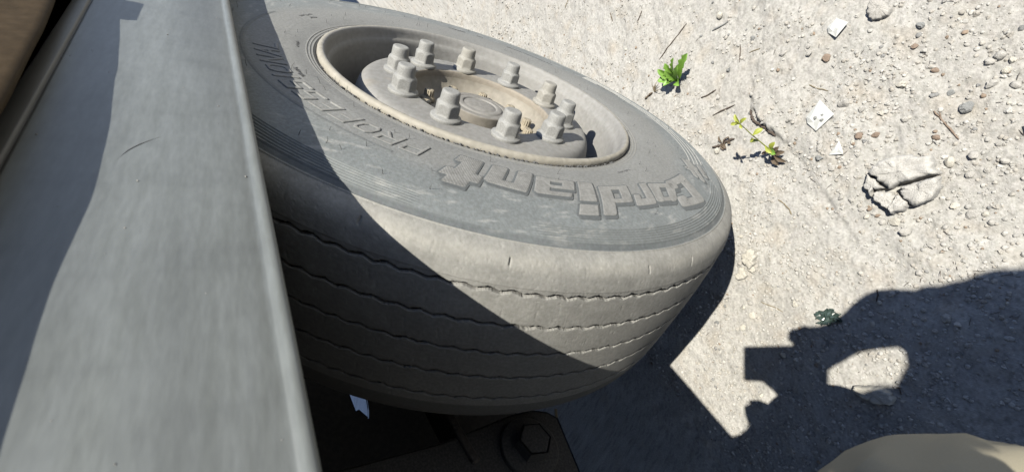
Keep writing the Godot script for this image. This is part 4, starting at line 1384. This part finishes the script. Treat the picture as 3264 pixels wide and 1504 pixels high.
func build_debris() -> void:
	scrap("paper_scrap", [[-0.254, 0.283], [-0.260, 0.300], [-0.283, 0.299], [-0.279, 0.273], [-0.261, 0.276]], [0.001, 0.002, 0.004, 0.002, 0.001], 0.0045, "paper", "creased white scrap of paper, topmost of the white scraps", "paper scrap")
	scrap("paper_scrap", [[-0.323, 0.140], [-0.325, 0.175], [-0.363, 0.164], [-0.354, 0.127], [-0.331, 0.132]], [0.001, 0.002, 0.005, 0.002, 0.001], 0.0055, "paper", "square creased white scrap of paper with grit lying on it", "paper scrap")
	scrap("paper_scrap", [[-0.399, 0.102], [-0.398, 0.130], [-0.409, 0.122], [-0.417, 0.114]], [0.001, 0.003, 0.002, 0.001], 0.003, "paper", "small pale torn scrap of paper between the gritty scrap and the clod", "paper scrap")
	scrap("paper_scrap", [[-0.575, 0.248], [-0.580, 0.256], [-0.590, 0.246], [-0.583, 0.241]], [0.0, 0.002, 0.002, 0.001], 0.002, "paper", "tiny pale bluish scrap near the right edge of the photo", "paper scrap")
	crumple(Vector2(-0.579, -0.138), 0.021, 0.015, 0.9, "crumpled dark green piece of foil at the edge of the person's shadow")
	for q in [[-0.352, 0.148], [-0.347, 0.155], [-0.339, 0.146]]:
		var o := stone(q[0], q[1], 0.007, "stone_grey", "bit of grit lying on the square white scrap", "grit on the square white scrap", -1, -99.0, "pebble", "pebble")
		o.position.y += 0.008
	stick([[0.058, 0.203], [0.069, 0.158], [0.08, 0.108]], 0.0012, "twig", "long thin dark root running beside the green weed")
	stick([[-0.02, 0.21], [-0.047, 0.237]], 0.0018, "stone_grey", "short grey splinter above the green weed", "splinter", "splinter")
	stick([[-0.088, 0.079], [-0.10, 0.09], [-0.112, 0.108]], 0.0016, "twig", "short dark twig, nearer of the two below the green weed")
	stick([[-0.138, 0.058], [-0.172, 0.099]], 0.0016, "twig", "straight dark twig between the green weed and the yellowish seedling")
	stick([[-0.285, 0.189], [-0.305, 0.190], [-0.323, 0.193]], 0.0010, "straw", "thin curved stalk left of the square white scrap", "stalk", "stalk")
	stick([[-0.374, -0.014], [-0.388, -0.014], [-0.402, -0.018], [-0.412, -0.024]], 0.0011, "straw", "thin hooked stalk close to the tyre's right end", "stalk", "stalk")
	stick([[-0.211, 0.104], [-0.222, 0.096], [-0.232, 0.090], [-0.248, 0.088], [-0.264, 0.087], [-0.289, 0.084]], 0.0026, "twig", "strip of dark bark lying along the broken edge in the ground", "bark", "bark")
	var red := stick([[-0.478, 0.225], [-0.506, 0.213], [-0.53, 0.203]], 0.0013, "stone_brown", "forked reddish twig in the gravel above the clod")
	var fk := tube(PackedVector3Array([on_ground(-0.492, 0.219, 0.001) - red.position, on_ground(-0.489, 0.223, 0.003) - red.position, on_ground(-0.485, 0.2265, 0.005) - red.position]), PackedFloat32Array([0.0011, 0.0009, 0.0005]), 6)
	put("side_shoot", fk, mats.stone_brown, red)
	stick([[-0.183, 0.001], [-0.196, 0.012], [-0.205, 0.028], [-0.216, 0.040]], 0.0028, "twig", "dark crumbling bark piece at the tyre's right edge", "bark", "bark")
	stick([[-0.60, -0.045], [-0.606, -0.051], [-0.612, -0.062]], 0.0012, "twig", "curled dark shred on the rim of the person's shadow", "shred", "shred")
	stick([[-0.716, -0.162], [-0.722, -0.155], [-0.730, -0.160]], 0.0012, "twig", "curled dark shred in the sunlit gap of the person's shadow", "shred", "shred")
	stick([[-0.476, -0.205], [-0.50, -0.195], [-0.52, -0.188]], 0.0009, "straw", "pale straight straw between the cream stones and the foil", "straw", "straw")
	stick([[0.060, 0.012], [0.055, 0.022], [0.048, 0.034]], 0.0028, "leaf_dead", "dark dry leaf stalk at the tyre's upper edge below the green weed", "leaf stalk", "leaf_stalk")
	stick([[-0.105, 0.206], [-0.128, 0.176]], 0.0012, "twig", "slanting brown straw beside the broken edge", "straw", "straw")
	stick([[-0.135, 0.199], [-0.153, 0.214]], 0.0010, "straw", "thin pale straw crossing the broken edge", "straw", "straw")
	for q in [[0.90, 0.05, 1], [0.55, 0.11, 2], [0.33, 0.155, 1], [0.21, 0.19, 0]]:
		var a := rng.randf() * TAU
		stick([[q[0], q[1]], [q[0] + cos(a) * 0.03, q[1] + sin(a) * 0.03]], 0.0013, ["twig", "leaf_dead", "straw"][q[2]], "bit of dry stalk beyond the tyre's far edge", "stalk", "stalk", "dry stalks beyond the tyre")
	# dry grass fibres strewn about
	var st := SurfaceTool.new()
	st.begin(Mesh.PRIMITIVE_TRIANGLES)
	for k in 240:
		var x := rng.randf_range(-0.75, 0.5)
		var z := rng.randf_range(-0.45, 0.38)
		var a := rng.randf() * TAU
		var l := rng.randf_range(0.003, 0.014)
		var p := on_ground(x, z, 0.001)
		var d := Vector3(cos(a), rng.randf_range(-0.05, 0.3), sin(a)) * l
		st.append_from(tube(PackedVector3Array([p, p + d * 0.5 + Vector3(0, 0.001, 0), p + d]), PackedFloat32Array([0.0004, 0.0004, 0.0002]), 4), 0, Transform3D())
	var f := put("dry_fibres", st.commit(), mats.twig)
	tag(f, "short dry grass fibres strewn over the gravel", "dry grass", "", "stuff")


# ------------------------------------------------------------------ plants
func leaf_mesh(length: float, width: float, teeth: float, arch: float, cup: float) -> ArrayMesh:
	var nu := 26
	var nv := 7
	var P := PackedVector3Array()
	for i in nu:
		var u := float(i) / (nu - 1)
		var w := width * (0.16 + 0.84 * pow(sin(PI * pow(clampf(u * 0.97 + 0.02, 0, 1), 1.45)), 0.9))
		w *= 1.0 - teeth * (0.5 + 0.5 * sin(u * 34.0)) * smoothstep(0.05, 0.3, u)
		if i == nu - 1:
			w = 0.0003
		for j in nv:
			var v := float(j) / (nv - 1) * 2.0 - 1.0
			var y := arch * sin(u * PI * 0.85) * length + cup * absf(v) * w + 0.02 * length * sin(u * 9.0 + v * 2.0) * absf(v)
			P.append(Vector3(u * length, y, v * w * 0.5))
	return grid(P, nv, nu, false)


func leaf(parent: Node, from: Vector3, to: Vector3, width: float, teeth: float, arch: float, m: String, roll := 0.0) -> void:
	var d := to - from
	var o := put("leaf", leaf_mesh(d.length(), width, teeth, arch, 0.28), mats[m], parent, from)
	var x := d.normalized()
	var zz := x.cross(Vector3.UP).normalized()
	o.basis = Basis(x, zz.cross(x), zz) * Basis(Vector3(1, 0, 0), roll)


func build_plants() -> void:
	var w := Node3D.new()
	w.name = numbered("weed")
	add_child(w)
	w.position = on_ground(-0.006, 0.088, 0.0)
	tag(w, "bright green rosette weed with toothed leaves behind the wheel", "weed")
	for e in [[-0.026, 0.052, 0.066, 0.026, 0.35, 0.06, 0.2], [0.036, 0.050, 0.006, 0.020, 0.12, 0.10, -0.2], [0.034, 0.032, -0.022, 0.024, 0.25, 0.14, 0.3], [0.024, 0.050, 0.026, 0.024, 0.4, 0.10, 0.1], [0.002, 0.054, 0.046, 0.022, 0.38, 0.10, -0.3], [-0.030, 0.024, -0.006, 0.017, 0.1, 0.2, 0.0], [0.008, 0.034, -0.026, 0.018, 0.3, 0.15, 0.2], [-0.014, 0.050, 0.034, 0.018, 0.35, 0.1, 0.4], [0.026, 0.040, -0.004, 0.018, 0.3, 0.1, -0.5], [0.014, 0.052, 0.012, 0.02, 0.35, 0.1, 0.3]]:
		leaf(w, Vector3(rng.randf_range(-1, 1) * 0.002, 0.002, rng.randf_range(-1, 1) * 0.002), Vector3(e[0], e[1], e[2]), e[3], e[4], e[5], "leaf", e[6])

	var s := Node3D.new()
	s.name = numbered("seedling")
	add_child(s)
	s.position = on_ground(-0.306, 0.056)
	tag(s, "spindly yellowish green seedling with a leaning stem and withered lower leaves", "seedling")
	put("stem", tube(PackedVector3Array([Vector3(0, 0, 0), Vector3(0.004, 0.04, 0.010), Vector3(0.012, 0.09, 0.024), Vector3(0.022, 0.134, 0.038)]), PackedFloat32Array([0.0013, 0.0012, 0.001, 0.0007]), 6), mats.leaf_pale, s)
	var tip := Vector3(0.022, 0.134, 0.038)
	for e in [[0.014, 0.010, 0.012, 0.008], [-0.010, 0.008, 0.016, 0.008], [0.016, 0.0, -0.008, 0.007], [-0.012, 0.004, -0.004, 0.006], [0.004, 0.014, 0.004, 0.006]]:
		leaf(s, tip, tip + Vector3(e[0], e[1], e[2]), e[3], 0.15, 0.15, "leaf_pale")
	for e in [[0.012, 0.09, 0.024, 0.004, 0.086, 0.042, 0.011], [0.008, 0.065, 0.017, 0.026, 0.058, 0.008, 0.009], [0.004, 0.04, 0.010, -0.020, 0.046, 0.006, 0.009]]:
		leaf(s, Vector3(e[0], e[1], e[2]), Vector3(e[3], e[4], e[5]), e[6], 0.12, 0.12, "leaf_pale")
	for e in [[-0.024, 0.014, 0.016, 0.012], [-0.030, 0.008, -0.012, 0.012], [-0.012, 0.022, 0.020, 0.011], [0.014, 0.010, -0.014, 0.009], [-0.036, 0.006, 0.000, 0.010]]:
		leaf(s, Vector3(0, 0.006, 0), Vector3(e[0], e[1], e[2]), e[3], 0.2, 0.2, "leaf_dead", 0.4)
	leaf(s, Vector3(0, 0.02, 0.004), Vector3(-0.022, 0.034, 0.006), 0.013, 0.1, 0.15, "leaf")
	leaf(s, Vector3(0, 0.016, 0.004), Vector3(-0.004, 0.03, 0.024), 0.012, 0.1, 0.15, "leaf_pale")

	# dead leaf heap at the tyre's edge
	var h := Node3D.new()
	h.name = numbered("dead_leaf_heap")
	add_child(h)
	h.position = on_ground(-0.200, 0.022)
	tag(h, "small heap of shrivelled greyish dead leaves beside the tyre", "dead leaves")
	for k in 7:
		var a := rng.randf() * TAU
		leaf(h, Vector3(rng.randf_range(-0.008, 0.008), 0.003, rng.randf_range(-0.01, 0.01)), Vector3(cos(a) * 0.018, rng.randf_range(0.003, 0.010), sin(a) * 0.018), 0.008, 0.3, 0.2, "leaf_dead", rng.randf_range(-0.8, 0.8))
	# dry tuft at the tyre's upper edge
	var g := Node3D.new()
	g.name = numbered("dry_tuft")
	add_child(g)
	g.position = on_ground(0.046, 0.036)
	tag(g, "tuft of dry grey grass blades below the green weed", "grass tuft")
	for k in 12:
		var a := rng.randf_range(0.4, 2.6)
		var d := Vector3(cos(a), rng.randf_range(0.2, 0.7), sin(a)) * rng.randf_range(0.015, 0.035)
		put("blade", tube(PackedVector3Array([Vector3.ZERO, d * 0.6, d + Vector3(0, -0.006, 0)]), PackedFloat32Array([0.0008, 0.0007, 0.0002]), 4), mats.straw if k % 3 else mats.twig, g)
